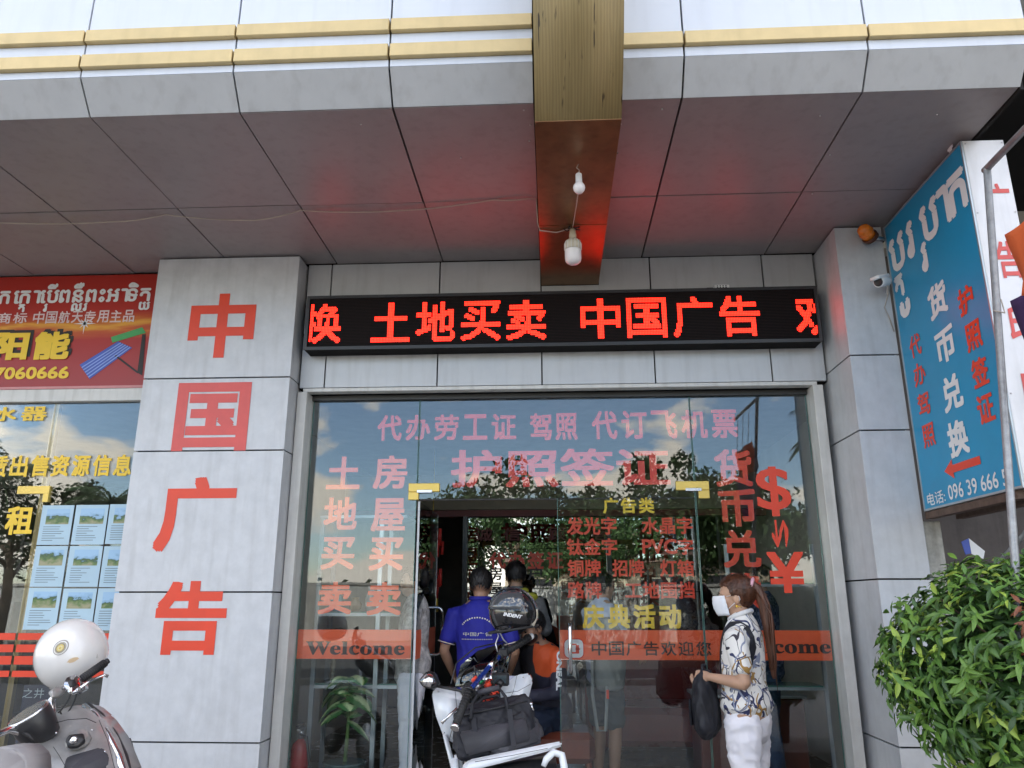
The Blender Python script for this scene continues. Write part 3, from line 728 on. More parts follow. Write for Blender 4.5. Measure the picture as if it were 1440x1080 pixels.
# ================================================================== PROJECTING LIGHTBOX SIGN
sx0, sx1, sy0, sy1, sz0, sz1 = 2.275, 2.50, 3.83, 4.86, 2.03, 3.94
sg = empty('projecting_sign', (2.39, 4.35, sz0), 0, 'tall blue double sided signbox projecting from the right pillar', 'sign')
M_blue = mat('blue_acrylic', (0.01, 0.27, 0.50), 0.3, var=0.10, vscale=1.5)
M_sidewhite = mat('white_sheet_metal', (0.72, 0.72, 0.74), 0.35, 0.1, var=0.06, vscale=5, dirt=0.25)
obj('box', box(B(), sx0 + .004, sx1, sy0, sy1, sz0, sz1, .004), M_sidewhite, sg)
obj('face', box(B(), sx0 - .002, sx0 + .003, sy0 + .012, sy1 - .012, sz0 + .012, sz1 - .012), M_blue, sg)
q = B(); e_ = .012
box(q, sx0 - .006, sx0 + .003, sy0, sy1, sz1 - e_, sz1); box(q, sx0 - .006, sx0 + .003, sy0, sy1, sz0, sz0 + e_)
box(q, sx0 - .006, sx0 + .003, sy0, sy0 + e_, sz0 + e_, sz1 - e_); box(q, sx0 - .006, sx0 + .003, sy1 - e_, sy1, sz0 + e_, sz1 - e_)
obj('trim', q, M_alu, sg)
# lettering on the blue face: u runs towards the viewer (-Y)
U = Vector((0, -1, 0)); V = Vector((0, 0, 1)); XF = sx0 - .004
def onsign(x, y):
    d = _f * FPX + _r * (x - 720) - _u * (y - 540); return CAM + d * (XF / d.x)
def sign_char(q, ch, xc, yc, wd, ht, bold=.03, sh=0):
    c = onsign(xc, yc); put(q, ch, c - U * wd / 2 - V * ht / 2, U, V, wd, ht, bold, shear=sh)
q = B()
for ch, x, y in (('护', 1358, 422), ('照', 1369, 472), ('签', 1378, 523), ('证', 1386, 574)): sign_char(q, ch, x, y, .155, .155)
for ch, x, y in (('代', 1287, 486), ('办', 1293, 526), ('驾', 1299, 568), ('照', 1306, 612)): sign_char(q, ch, x, y, .15, .14, .02)
obj('red_lettering', q, M_red, sg)
q = B()
for ch, x, y in (('货', 1318, 422), ('币', 1329, 485), ('兑', 1339, 552), ('换', 1347, 616)): sign_char(q, ch, x, y, .215, .20, .035)
a = onsign(1304, 702); b_ = onsign(1411, 672)
z_ = .5 * (a.z + b_.z) - .045
sc_ = .075
put(q, '电话:', Vector((XF, a.y - .0, z_)), U, V, .22, .075, .01)
put(q, '096 39 666 5', Vector((XF, a.y - .26, z_ + .004)), U, V, .60, .085, .012)
# Khmer: money changing
KS = [([('ប', 0, 0, 1), ('ត', .02, -.46, .62), ('ូ', .2, -.42, .9)], .66), ([('រ', 0, 0, 1)], .40), ([('ប', .0, 0, 1), ('្រ'[1:], -.12, -.1, 0.9)], .0)]
KS = [([('ប', 0, 0, 1), ('ត', .03, -.48, .62)], .66), ([('រ', 0, 0, 1)], .42), ([('ប', .12, 0, 1), ('រ', -.02, -.42, .75), ('ា', .72, 0, 1)], 1.06), ([('ក', 0, 0, 1), ('់', .2, .12, 1.3)], .6)]
a = onsign(1258, 388); 
khmer(q, KS, (XF, 4.82, 3.58), U, V, .37, .032)
khmer(q, [([('ូ', 0, 0, 1.2)], 1)], (XF, 4.78, 3.36), U, V, .34, .045)
obj('white_lettering', q, M_white, sg)
ac = onsign(1353, 655)
q = B(); pts_ = [(-.20, 0), (-.10, .055), (-.10, .022), (.19, .022), (.19, -.022), (-.10, -.022), (-.10, -.055)]
q.faces.new([q.verts.new(ac + U * p[0] + V * p[1] + Vector((-.001, 0, 0))) for p in pts_][::-1]); obj('arrow', q, M_red, sg)
# end face lettering
q = B()
for ch, zz in (('广', 3.46), ('告', 3.12), ('印', 2.76), ('刷', 2.40)): put(q, ch, (2.345, sy0 - .002, zz), (1, 0, 0), (0, 0, 1), .13, .21, .02)
obj('red_lettering', q, M_redfaded, sg)
q = B()
for x in (2.292, 2.487):
    for zz in (3.92, 3.5, 3.0, 2.5, 2.05): ico(q, (x, sy0 - .001, zz), .005, 1)
obj('screws', q, M_steel, sg)
# bracket under sign
br = empty('sign_bracket', (2.39, 4.4, 2.0), 0, 'rusty angle iron bracket with brace under the blue sign', 'bracket')
M_rust = mat('rusty_iron', (0.13, 0.085, 0.065), 0.7, .3, var=.35, vscale=20)
obj('beam', box(B(), 2.28, 2.33, 3.9, 4.875, 1.985, 2.026), M_rust, br)
obj('beam', box(B(), 2.46, 2.51, 3.9, 4.875, 1.985, 2.026), M_rust, br)
obj('brace', tube(B(), [(2.50, 3.95, 2.0), (2.50, 4.9, 1.55)], .014, 6), M_galv, br)

# ================================================================== RIGHT OF THE PILLAR
nb_ = empty('neighbouring_wall', (3.2, 5.6, 0), 0, 'dark weathered wall of the neighbouring unit behind the bush', 'wall')
obj('wall', box(B(), 2.27, 7, 5.60, 5.8, 0, 6), M_brownwall, nb_)
obj('ceiling', box(B(), 2.27, 7, 3.5, 5.6, 4.35, 4.45), M_joint, nb_)
obj('side_wall', box(B(), 5.2, 5.3, 1.8, 5.6, 0, 4.35), M_brownwall, nb_)
obj('fascia_return', box(B(), 2.362, 2.38, 3.42, 5.3, 3.96, 6.2), M_joint, nb_)
cp = tag(obj('concrete_post', box(B(), 2.285, 2.40, 4.95, 5.1, 0, 1.98, .006), mat('weathered_post', (.48, .47, .43), .8, var=.3, vscale=14, bump=.3, dirt=.5)), 'weathered pale concrete post behind the bush under the blue sign', 'post')
ps = empty('poster_scrap', (2.5, 5.0, 1.75), 0, 'small blue and white leaflet poking out above the bush', 'leaflet')
q = prism([at(1352, 762, 4.9), at(1362, 757, 4.9), at(1366, 778, 4.9), at(1358, 780, 4.9)], (0, .004, 0)); obj('blue_half', q, mat('blue_print', (.04, .08, .4), .4), ps)
q = prism([at(1362, 757, 4.9) + Vector((.002, 0, 0)), at(1385, 775, 4.9), at(1383, 786, 4.9), at(1366, 779, 4.9) + Vector((.002, 0, 0))], (0, .004, 0)); obj('white_half', q, M_white, ps)

# CCTV
cc = empty('security_camera', (2.2, 4.8, 3.5), 0, 'white bullet security camera on the right pillar left of the blue sign', 'camera')
c = Vector((2.16, 4.74, 3.50)); ax = Vector((-.75, -.55, -.30)).normalized()
Mx = Matrix.Translation(c) @ ax.to_track_quat('Z', 'Y').to_matrix().to_4x4()
obj('housing', lathe(B(), [(.022, -.06), (.034, -.055), (.036, .05), (.034, .052)], 20, Mx), M_white, cc)
obj('lens', lathe(B(), [(.030, .0525), (.028, .056), (.014, .057), (.012, .050)], 20, Mx), M_blackpl, cc)
q = B(); Mh = Mx @ Matrix.Translation((0, 0, 0)); 
hv = [Mx @ Vector(p) for p in ((-.03, .02, -.06), (.03, .02, -.06), (.036, .015, .085), (-.036, .015, .085), (-.028, .042, -.06), (.028, .042, -.06), (.03, .04, .085), (-.03, .04, .085))]
obj('sunshade', hull(hv, .004, 1), M_white, cc)
obj('bracket', tube(B(), [c - ax * .05, c - ax * .10 + Vector((0, .03, 0)), (2.245, 4.878, 3.47)], .010, 8), M_white, cc)
obj('lead', tube(B(), [c - ax * .07, (2.22, 4.82, 3.44), (2.20, 4.85, 3.36), (2.23, 4.87, 3.30), (2.25, 4.872, 3.2)], .004, 6), M_wire, cc)
# warning light
wl = empty('warning_light', (2.12, 4.8, 3.88), 0, 'orange beacon lamp mounted at the top of the right pillar', 'beacon light')
Mw = Matrix.Translation((2.13, 4.80, 3.875)) @ Matrix.Rotation(R(-60), 4, 'Y') @ Matrix.Rotation(R(35), 4, 'X')
M_amber = mat('amber_plastic', (.75, .20, .012), .18, var=.25, vscale=30, coat=.5)
obj('dome', lathe(B(), [(.045, -.03), (.048, 0), (.046, .03), (.038, .055), (.02, .068), (.001, .072)], 20, Mw), M_amber, wl)
obj('base', lathe(B(), [(.052, -.055), (.054, -.03), (.049, -.028)], 20, Mw), mat('brown_base', (.10, .035, .015), .5), wl)
obj('bracket', tube(B(), [(2.17, 4.83, 3.86), (2.28, 4.87, 3.86)], .014, 8), M_steel, wl)
obj('ribs', lathe(B(), [(.0495, .008), (.0500, .010), (.0495, .012)], 20, Mw), M_amber, wl)

# ================================================================== FLAG POLE AND FLAG
tp = at(1388, 238, 3.32); bt = at(1431, 840, 3.32)
dd = (bt - tp); foot = tp + dd * ((tp.z) / (tp.z - bt.z))
armend = Vector((tp.x, 2.35, tp.z + .02))
fp = empty('flag_pole', foot, 0, 'bent galvanised pole in front of the blue sign', 'pole')
obj('pole', tube(B(), [foot, bt, tp], .0165, 10), M_galv, fp)
obj('arm', tube(B(), [tp + Vector((0, .02, .004)), armend], .0165, 10), M_galv, fp)
q = B(); ico(q, tp, .019, 2); obj('elbow', q, M_galv, fp)
q = B(); 
pp = tp + dd * .37
tube(q, [pp + Vector((-.018, -.005, .01)), pp + Vector((-.02, -.02, 0)), pp + Vector((.02, -.02, -.01)), pp + Vector((.03, .0, .03)), pp + Vector((.02, -.01, .06))], .003, 5)
obj('tie_wire', q, M_wire, fp)
# flag: cloth hanging from the arm
fl = empty('flag', (tp.x, 2.7, 3.0), 0, 'orange and purple flag drooping from the pole at the right edge', 'flag')
def cloth(x, z0, z1, y0, y1, m, name):
    q = B(); nu, nv = 16, 12; gr = []
    for j in range(nv + 1):
        row = []
        for i in range(nu + 1):
            f1, f2 = i / nu, j / nv
            yy = y0 + (y1 - y0) * f1 * (1 - .25 * f2); zz = z1 + (z0 - z1) * f2 - .28 * f1 * 0
            row.append(q.verts.new((x + .035 * sin(f1 * 13 + f2 * 2) * (0.4 + f2), yy, zz - .10 * sin(f1 * 3) * f2)))
        gr.append(row)
    for j in range(nv):
        for i in range(nu): q.faces.new((gr[j][i], gr[j][i + 1], gr[j + 1][i + 1], gr[j + 1][i])).smooth = True
    o = obj(name, q, m, fl); sm = o.modifiers.new('thick', 'SOLIDIFY'); sm.thickness = .002; return o
M_flagp = mat('purple_cloth', (.045, .02, .09), .8, var=.2); M_flago = mat('orange_cloth', (.62, .12, .03), .8, var=.1)
cf = at(1413, 400, 3.24)
cloth(cf.x + .015, 2.78, 3.06, 3.20, 2.42, M_flago, 'orange_stripe')
cloth(cf.x + .01, 2.42, 2.762, 3.24, 2.42, M_flagp, 'purple_stripe')
q = B()
for k in range(3): tube(q, [(tp.x, 2.5 + .25 * k, tp.z + .01), (cf.x + .015, 2.5 + .25 * k, 2.99)], .003, 4)
obj('hanging_cord', q, M_wire, fl)

# ================================================================== FIGURES
def remesh(bm, vox, smooth=2):
    me = bpy.data.meshes.new('t'); bm.to_mesh(me); bm.free()
    o = bpy.data.objects.new('t', me); COL.objects.link(o)
    r = o.modifiers.new('r', 'REMESH'); r.mode = 'VOXEL'; r.voxel_size = vox
    if smooth: s = o.modifiers.new('s', 'SMOOTH'); s.factor = .5; s.iterations = smooth
    bpy.context.view_layer.update()
    res = bpy.data.meshes.new_from_object(o.evaluated_get(bpy.context.evaluated_depsgraph_get()))
    bpy.data.objects.remove(o); bpy.data.meshes.remove(me)
    return res
def folds(me, amp, freq=(9, 9, 5), seed=0, zr=None):
    if amp == 0: return me
    n = [v.normal.copy() for v in me.vertices]
    for v, nn in zip(me.vertices, n):
        p = Vector((v.co.x * freq[0] + seed, v.co.y * freq[1], v.co.z * freq[2] + v.co.x * 6))
        a = mnoise.noise(p) + .5 * mnoise.noise(p * 2.3)
        a = 1 - abs(a) * 2.2
        v.co += nn * (a * amp - amp * .4)
    return me
def meobj(name, me, m, parent):
    me.materials.clear()
    for q in (m if isinstance(m, (list, tuple)) else [m]): me.materials.append(q)
    for p in me.polygons: p.use_smooth = True
    me.name = name
    o = bpy.data.objects.new(name, me)
    return link(o, parent, keep=False)
def loft(bm, secs, side=(1, 0, 0), n=14):
    """secs: (centre, radius along side, radius across)"""
    side = Vector(side); C_ = [Vector(s[0]) for s in secs]; rings = []
    def ring(c, t, a, b_):
        u = (side - t * side.dot(t)); u = u.normalized() if u.length > .1 else t.orthogonal().normalized()
        v = t.cross(u)
        return [bm.verts.new(c + u * (a * cos(2 * pi * k / n)) + v * (b_ * sin(2 * pi * k / n))) for k in range(n)]
    m_ = len(secs)
    T = []
    for i in range(m_):
        t = C_[min(i + 1, m_ - 1)] - C_[max(i - 1, 0)]; T.append(t.normalized())
    a0, b0 = secs[0][1], secs[0][2]; r0 = min(a0, b0)
    rings.append(ring(C_[0] - T[0] * r0 * .55, T[0], a0 * .45 + (a0 - r0) * .4, b0 * .45))
    rings.append(ring(C_[0] - T[0] * r0 * .35, T[0], a0 * .8, b0 * .8))
    for i in range(m_): rings.append(ring(C_[i], T[i], secs[i][1], secs[i][2]))
    a1, b1 = secs[-1][1], secs[-1][2]; r1 = min(a1, b1)
    rings.append(ring(C_[-1] + T[-1] * r1 * .35, T[-1], a1 * .8, b1 * .8))
    rings.append(ring(C_[-1] + T[-1] * r1 * .55, T[-1], a1 * .45 + (a1 - r1) * .4, b1 * .45))
    for a, b_ in zip(rings, rings[1:]):
        for k in range(n): bm.faces.new((a[k], a[(k + 1) % n], b_[(k + 1) % n], b_[k]))
    bm.faces.new(rings[0][::-1]); bm.faces.new(rings[-1])
    return bm
def hand(bm, W, d, nrm, thumb_side, s=1.0, curl=.5):
    d = Vector(d).normalized(); nrm = Vector(nrm); nrm = (nrm - d * nrm.dot(d)).normalized(); lat = d.cross(nrm) * thumb_side
    W = Vector(W)
    loft(bm, [(W, .026 * s, .02 * s), (W + d * .03 * s, .036 * s, .017 * s), (W + d * .085 * s, .04 * s, .015 * s)], side=lat)
    for k, (off, L) in enumerate(((.030, .072), (.011, .080), (-.010, .075), (-.030, .058))):
        p = W + d * .082 * s + lat * off * s; dr = d.copy(); pts = [p - d * .01]
        for j, fr in enumerate((.45, .32, .25)):
            ang = curl * (.5 + .45 * j)
            dr = (d * cos(ang * (j + 1) * .8) + nrm * sin(ang * (j + 1) * .8)).normalized()
            pts.append(pts[-1] + dr * L * fr * s)
        tube(bm, pts, [.0095 * s, .009 * s, .0085 * s, .0075 * s], 8)
    p = W + d * .02 * s + lat * .03 * s
    tube(bm, [p, p + (d * .6 + lat * .6 + nrm * .2) * .04 * s, p + (d * .95 + lat * .55 + nrm * .5) * .068 * s], [.013 * s, .011 * s, .009 * s], 8)

SKIN = mat('skin', (0.50, 0.30, 0.20), .5, var=.06, vscale=14, bump=.02)
SKIN2 = mat('tanned_skin', (0.34, 0.19, 0.12), .5, var=.08, vscale=14)
M_hairblack = mat('black_hair', (.012, .010, .010), .45, var=.5, vscale=40, stretch=(1, 1, .08), bump=.5, bscale=60)
M_hairbrown = mat('reddish_brown_hair', (.085, .030, .014), .38, var=.55, vscale=45, stretch=(1, 1, .06), bump=.6, bscale=60)
M_eye = mat('dark_eye', (.02, .015, .012), .15); M_lip = mat('lips', (.35, .12, .10), .5)

def person(loc, facing, J, label, skin=SKIN, hair=M_hairblack, group=None, vox=.009, head_yaw=0, head_pitch=0, hairstyle='short', shirt=None, pants=None,
           shirt_mat=None, pants_mat=None, sleeve=.55, pant_len=1.0, fold=.004, face=True, shoes=None, s=1.0, pvox=.009):
    """J: dict of joints in the figure's own frame (x right, y forward, z up)"""
    root = empty('person', loc, facing, label, 'person', group)
    g = {k: [Vector(p) * s for p in J[k]] for k in ('spine', 'armL', 'armR', 'legL', 'legR')}; g['head'] = Vector(J['head']) * s
    bm = B(); sp_ = g['spine']; rad = J['srad']
    loft(bm, [(p, a * s, b_ * s) for p, (a, b_) in zip(sp_, rad)])
    hc = g['head'] - Vector((0, 0, .022 * s)); nk = sp_[-1]
    loft(bm, [(nk - Vector((0, 0, .02)), .06 * s, .058 * s), (nk.lerp(hc, .45), .052 * s, .053 * s), (hc - Vector((0, 0, .02)), .05 * s, .055 * s)])
    HM = Matrix.Translation(hc) @ Matrix.Rotation(head_yaw, 4, 'Z') @ Matrix.Rotation(head_pitch, 4, 'X') @ Matrix.Scale(s * 1.05, 4)
    def hp(x, y, z): return HM @ Vector((x, y, z))
    h3 = HM.to_3x3()
    def ell(bmx, c, r, sub=3): ico(bmx, (0, 0, 0), 1, sub, HM @ Matrix.Translation(c) @ Matrix.Diagonal((*r, 1)))
    ell(bm, (0, -.008, .03), (.073, .092, .085)); ell(bm, (0, .022, -.025), (.060, .068, .070)); ell(bm, (0, .040, -.068), (.040, .042, .035))
    ell(bm, (0, .088, -.012), (.013, .016, .020)); ell(bm, (0, .082, .008), (.010, .014, .026)); ell(bm, (0, .080, -.048), (.022, .012, .010))
    ell(bm, (0, .070, .030), (.050, .020, .014)); ell(bm, (.045, .05, -.012), (.022, .022, .022)); ell(bm, (-.045, .05, -.012), (.022, .022, .022))
    for sx in (-1, 1): ell(bm, (sx * .074, -.008, -.005), (.010, .020, .032), 2)
    for side, arm in ((-1, g['armL']), (1, g['armR'])):
        S, E_, W = arm
        loft(bm, [(S - Vector((side * .03 * s, 0, .0)), .05 * s, .05 * s), (S.lerp(E_, .15), .048 * s, .048 * s), (S.lerp(E_, .6), .041 * s, .041 * s), (E_, .036 * s, .036 * s)])
        loft(bm, [(E_, .036 * s, .036 * s), (E_.lerp(W, .3), .037 * s, .035 * s), (W, .025 * s, .021 * s)])
        hd_ = J.get('handL' if side < 0 else 'handR')
        if hd_: hand(bm, W, hd_[0], hd_[1], hd_[2], s, hd_[3])
        else: hand(bm, W, W - E_, Vector((-side, .3, 0)), 1 if side < 0 else -1, s, .35)
    for leg in (g['legL'], g['legR']):
        H_, K, A_ = leg[:3]
        loft(bm, [(H_, .088 * s, .09 * s), (H_.lerp(K, .5), .07 * s, .074 * s), (K, .05 * s, .054 * s)])
        loft(bm, [(K, .05 * s, .054 * s), (K.lerp(A_, .35), .05 * s, .056 * s), (A_, .034 * s, .038 * s)])
        toe = leg[3] if len(leg) > 3 else A_ + Vector((0, .16, -.04)) * s
        loft(bm, [(A_ + Vector((0, -.03, -.045)) * s, .034 * s, .03 * s), (A_.lerp(toe, .5) + Vector((0, 0, -.03)) * s, .04 * s, .03 * s), (toe, .042 * s, .02 * s)])
    body = meobj('body', remesh(bm, vox, 2), skin, root)
    # eyes, brows, mouth
    if face:
        for sx in (-1, 1):
            q = B(); ico(q, (0, 0, 0), 1, 2, HM @ Matrix.Translation((sx * .030, .0835, .012)) @ Matrix.Diagonal((.013, .006, .006, 1))); o = obj('eye', q, M_eye, root, keep=False)
            q = B(); ico(q, (0, 0, 0), 1, 2, HM @ Matrix.Translation((sx * .031, .086, .032)) @ Matrix.Diagonal((.018, .006, .004, 1))); obj('eyebrow', q, M_hairblack, root, keep=False)
        q = B(); ico(q, (0, 0, 0), 1, 2, HM @ Matrix.Translation((0, .091, -.048)) @ Matrix.Diagonal((.022, .006, .006, 1))); obj('lips', q, M_lip, root, keep=False)
    # hair shell: ellipsoid pulled inside the head over the face
    q = B(); bmesh.ops.create_icosphere(q, subdivisions=5, radius=1)
    for v in q.verts:
        p = v.co.copy(); k = Vector((p.x * .084, p.y * .104 - .012, p.z * .099 + .035))
        low = -.02 if hairstyle == 'short' else -.055
        lim = .035 + .9 * max(0, k.z - .045)     # hairline: how far forward hair reaches at this height
        inside = 0
        if k.z < .075 and k.y > .028 + .25 * (k.z - .03): inside = 1
        if k.z < low - .25 * (k.y + .08) : inside = 1
        if k.z < .01 and k.y > -.028: inside = 1
        if inside: k = Vector((k.x * .7, k.y * .7, k.z * .7))
        nz_ = mnoise.noise(Vector((p.x * 9, p.y * 9, p.z * 2))) * .004 + mnoise.noise(Vector((p.x * 28, p.y * 28, p.z * 9))) * .004
        k += p * nz_
        v.co = HM @ k
    for f in q.faces: f.smooth = True
    obj('hair', q, hair, root, keep=False)
    # strands lying over the shell break up its outline
    q2 = B(); rg_ = random.Random(int(loc[0] * 100) + 5)
    for _ in range(900):
        d_ = Vector((rg_.gauss(0, 1), rg_.gauss(0, 1), rg_.gauss(0, 1))).normalized()
        k = Vector((d_.x * .084, d_.y * .104 - .012, d_.z * .099 + .035))
        if (k.z < .075 and k.y > .028 + .25 * (k.z - .03)) or k.z < (-.02 if hairstyle == 'short' else -.05) - .25 * (k.y + .08) or (k.z < .01 and k.y > -.028): continue
        if hairstyle == 'short': fl = Vector((d_.x * .5, d_.y * .5 + rg_.uniform(-.3, .3), -1))
        else: fl = Vector((-d_.x * .6, -1, .25))
        fl = (fl - d_ * fl.dot(d_)).normalized(); sd2 = d_.cross(fl).normalized(); L2 = rg_.uniform(.02, .045)
        a0, a1, a2 = k * 1.0, k + fl * L2 * .5 + d_ * .005, k + fl * L2 + d_ * rg_.uniform(-.002, .005)
        w5 = sd2 * .0022
        v4 = [q2.verts.new(HM @ v) for v in (a0 - w5, a0 + w5, a1 + w5, a1 - w5)]; q2.faces.new(v4); q2.faces.new((v4[3], v4[2], q2.verts.new(HM @ a2)))
    oo = obj('hair_strands', q2, hair, root, keep=False); oo['kind'] = 'stuff'
    # shirt
    if shirt_mat:
        q = B(); e = .016 * s
        z0 = J.get('hem', .84) * s
        secs = [(p, a * s + e, b_ * s + e) for p, (a, b_) in zip(sp_, rad)]
        i_low = J.get('ilow', 0)
        ext = J.get('ext', None)
        if ext: secs = [(Vector(ext[0]) * s, ext[1] * s, ext[2] * s)] + secs[i_low:]
        else: secs = secs[i_low:]
        secs = secs + [(sp_[-1] + Vector((0, .002, .028 * s)), .074 * s, .070 * s)]
        loft(q, secs, n=20)
        for side, arm in ((-1, g['armL']), (1, g['armR'])):
            S, E_, W = arm
            fr = sleeve
            endp = S.lerp(E_, min(1, fr)); rr = .062 * s
            loft(q, [(S - Vector((side * .05 * s, 0, .0)), .062 * s, .062 * s), (S, .064 * s, .066 * s), (S.lerp(endp, .5), .060 * s, .062 * s), (endp, .058 * s, .060 * s)])
            if fr > 1: loft(q, [(E_, .052 * s, .052 * s), (E_.lerp(W, fr - 1), .040 * s, .040 * s)])
        me = folds(remesh(q, pvox, 3), fold, seed=loc[0] * 7)
        meobj('shirt', me, shirt_mat, root)
    if pants_mat:
        q = B(); e = .014 * s; hipc = (g['legL'][0] + g['legR'][0]) / 2
        a, b_ = rad[0]
        loft(q, [(hipc + Vector((0, 0, -.05)) * s, a * s * .97, b_ * s * 1.02), (hipc + Vector((0, -.003, .02)) * s, a * s + .004, b_ * s + .006), (hipc + (sp_[1] - sp_[0]).normalized() * .10 * s, a * s + .001, b_ * s + .001)], n=18)
        for leg in (g['legL'], g['legR']):
            H_, K, A_ = leg[:3]
            w2 = J.get('flare', .055)
            if pant_len >= 1: loft(q, [(H_, .098 * s, .108 * s), (H_.lerp(K, .5), .083 * s, .090 * s), (K, .066 * s, .068 * s), (K.lerp(A_, .5), .064 * s, .066 * s), (K.lerp(A_, .97), w2 * s, (w2 + .008) * s)])
            else: loft(q, [(H_, .100 * s, .108 * s), (H_.lerp(K, .5), .088 * s, .094 * s), (H_.lerp(K, pant_len), .078 * s, .082 * s)])
        me = folds(remesh(q, pvox, 3), fold * 1.9, freq=(7, 7, 12), seed=3 + loc[0])
        meobj('trousers' if pant_len >= 1 else 'shorts', me, pants_mat, root)
    if shoes:
        for leg in (g['legL'], g['legR']):
            A_ = leg[2]; toe = leg[3] if len(leg) > 3 else A_ + Vector((0, .16, -.04)) * s
            q = B(); loft(q, [(A_ + Vector((0, -.035, -.05)) * s, .040 * s, .034 * s), (A_.lerp(toe, .5) + Vector((0, 0, -.03)) * s, .046 * s, .036 * s), (toe + Vector((0, .01, 0)), .048 * s, .024 * s)])
            meobj('shoe', remesh(q, .008, 1), shoes, root)
    return root, HM, g

SR = [(.155, .108), (.165, .115), (.135, .098), (.155, .108), (.175, .100), (.120, .075)]
def standing(**kw):
    J = dict(spine=[(0, 0, .90), (0, -.005, .97), (0, .005, 1.09), (0, 0, 1.24), (0, -.01, 1.36), (0, -.01, 1.425)], srad=list(SR), head=(0, .015, 1.585),
             armL=[(-.185, -.01, 1.365), (-.235, -.02, 1.09), (-.235, .06, .86)], armR=[(.185, -.01, 1.365), (.235, -.02, 1.09), (.235, .06, .86)],
             legL=[(-.088, 0, .88), (-.10, .015, .48), (-.105, -.015, .09)], legR=[(.088, 0, .88), (.10, .015, .48), (.105, -.015, .09)])
    J.update(kw); return J

# ---- the woman in the patterned blouse, foreground right
def blouse_mat():
    m = bpy.data.materials.new('chain_print_blouse'); m.use_nodes = True; t = m.node_tree; b = t.nodes['Principled BSDF']; b.inputs['Roughness'].default_value = .75
    tcn = N(t, 'ShaderNodeTexCoord'); nzn = N(t, 'ShaderNodeTexNoise'); nzn.inputs['Scale'].default_value = 5
    t.links.new(tcn.outputs['Object'], nzn.inputs['Vector'])
    mxv = N(t, 'ShaderNodeMix', data_type='RGBA'); mxv.inputs['Factor'].default_value = .22
    t.links.new(tcn.outputs['Object'], mxv.inputs['A']); t.links.new(nzn.outputs['Color'], mxv.inputs['B'])
    cur = None
    base = (0.80, 0.78, 0.74, 1)
    for sc, th, col, off in ((6.5, .032, (.03, .04, .12, 1), 0), (5.0, .019, (.38, .22, .06, 1), 3), (9, .016, (.04, .035, .05, 1), 7), (4.0, .017, (.25, .28, .38, 1), 11)):
        vo = N(t, 'ShaderNodeTexVoronoi', feature='DISTANCE_TO_EDGE'); vo.inputs['Scale'].default_value = sc
        mpn = N(t, 'ShaderNodeMapping'); mpn.inputs['Location'].default_value = (off, off * .5, 0); t.links.new(mxv.outputs['Result'], mpn.inputs[0]); t.links.new(mpn.outputs[0], vo.inputs['Vector'])
        lt = N(t, 'ShaderNodeMath', operation='LESS_THAN'); lt.inputs[1].default_value = th; t.links.new(vo.outputs['Distance'], lt.inputs[0])
        # break the lines into links and runs
        n4 = N(t, 'ShaderNodeTexNoise'); n4.inputs['Scale'].default_value = 7 + off; t.links.new(tcn.outputs['Object'], n4.inputs['Vector'])
        g4 = N(t, 'ShaderNodeMath', operation='GREATER_THAN'); g4.inputs[1].default_value = .44; t.links.new(n4.outputs['Fac'], g4.inputs[0])
        ml = N(t, 'ShaderNodeMath', operation='MULTIPLY'); t.links.new(lt.outputs[0], ml.inputs[0]); t.links.new(g4.outputs[0], ml.inputs[1])
        mm = N(t, 'ShaderNodeMix', data_type='RGBA'); mm.inputs['B'].default_value = col; t.links.new(ml.outputs[0], mm.inputs['Factor'])
        if cur is None: mm.inputs['A'].default_value = base
        else: t.links.new(cur, mm.inputs['A'])
        cur = mm.outputs['Result']
    # gold medallions
    vo = N(t, 'ShaderNodeTexVoronoi'); vo.inputs['Scale'].default_value = 5.5; t.links.new(mxv.outputs['Result'], vo.inputs['Vector'])
    r = N(t, 'ShaderNodeValToRGB'); r.color_ramp.interpolation = 'CONSTANT'; e = r.color_ramp.elements
    e[0].position = 0; e[0].color = (1, 1, 1, 1); e[1].position = .10; e[1].color = (0, 0, 0, 1); x = e.new(.17); x.color = (.8, .8, .8, 1); x = e.new(.21); x.color = (0, 0, 0, 1)
    t.links.new(vo.outputs['Distance'], r.inputs[0]); mm = N(t, 'ShaderNodeMix', data_type='RGBA'); mm.inputs['B'].default_value = (.33, .22, .08, 1)
    t.links.new(r.outputs[0], mm.inputs['Factor']); t.links.new(cur, mm.inputs['A']); t.links.new(mm.outputs['Result'], b.inputs['Base Color'])
    return m
M_whitecotton = mat('white_cotton', (.84, .83, .88), .85, var=.03, vscale=4, bump=.05, bscale=300)
WX = at(1040, 930, 4.72)
Jw = standing(armL=[(-.165, -.01, 1.345), (-.205, -.055, 1.10), (-.155, .165, 1.125)], armR=[(.165, -.01, 1.345), (.20, .03, 1.10), (.03, .22, 1.09)],
              srad=[(.160, .120), (.172, .135), (.138, .104), (.148, .108), (.155, .092), (.100, .068)], ilow=2, ext=((0, -.004, .965), .186, .150), flare=.068,
              handL=((.35, .95, -.05), (1, -.2, -.4), 1, .9), handR=((-.5, .8, -.1), (-.4, -.4, .6), -1, .8))
woman, HMw, gw = person((WX.x + .02, 4.72, .0), R(62), Jw, 'ponytailed woman in white face mask, chain print blouse and white trousers outside the glass', hair=M_hairbrown, hairstyle='long', vox=.0065,
                        head_yaw=R(12), head_pitch=R(-4), shirt_mat=blouse_mat(), pants_mat=M_whitecotton, sleeve=.72, fold=.0055, shoes=M_white, s=.972, pvox=.0075)
hx_ = lambda x, y, z: HMw @ Vector((x, y, z))
q = B(); top = hx_(0, -.085, .075)
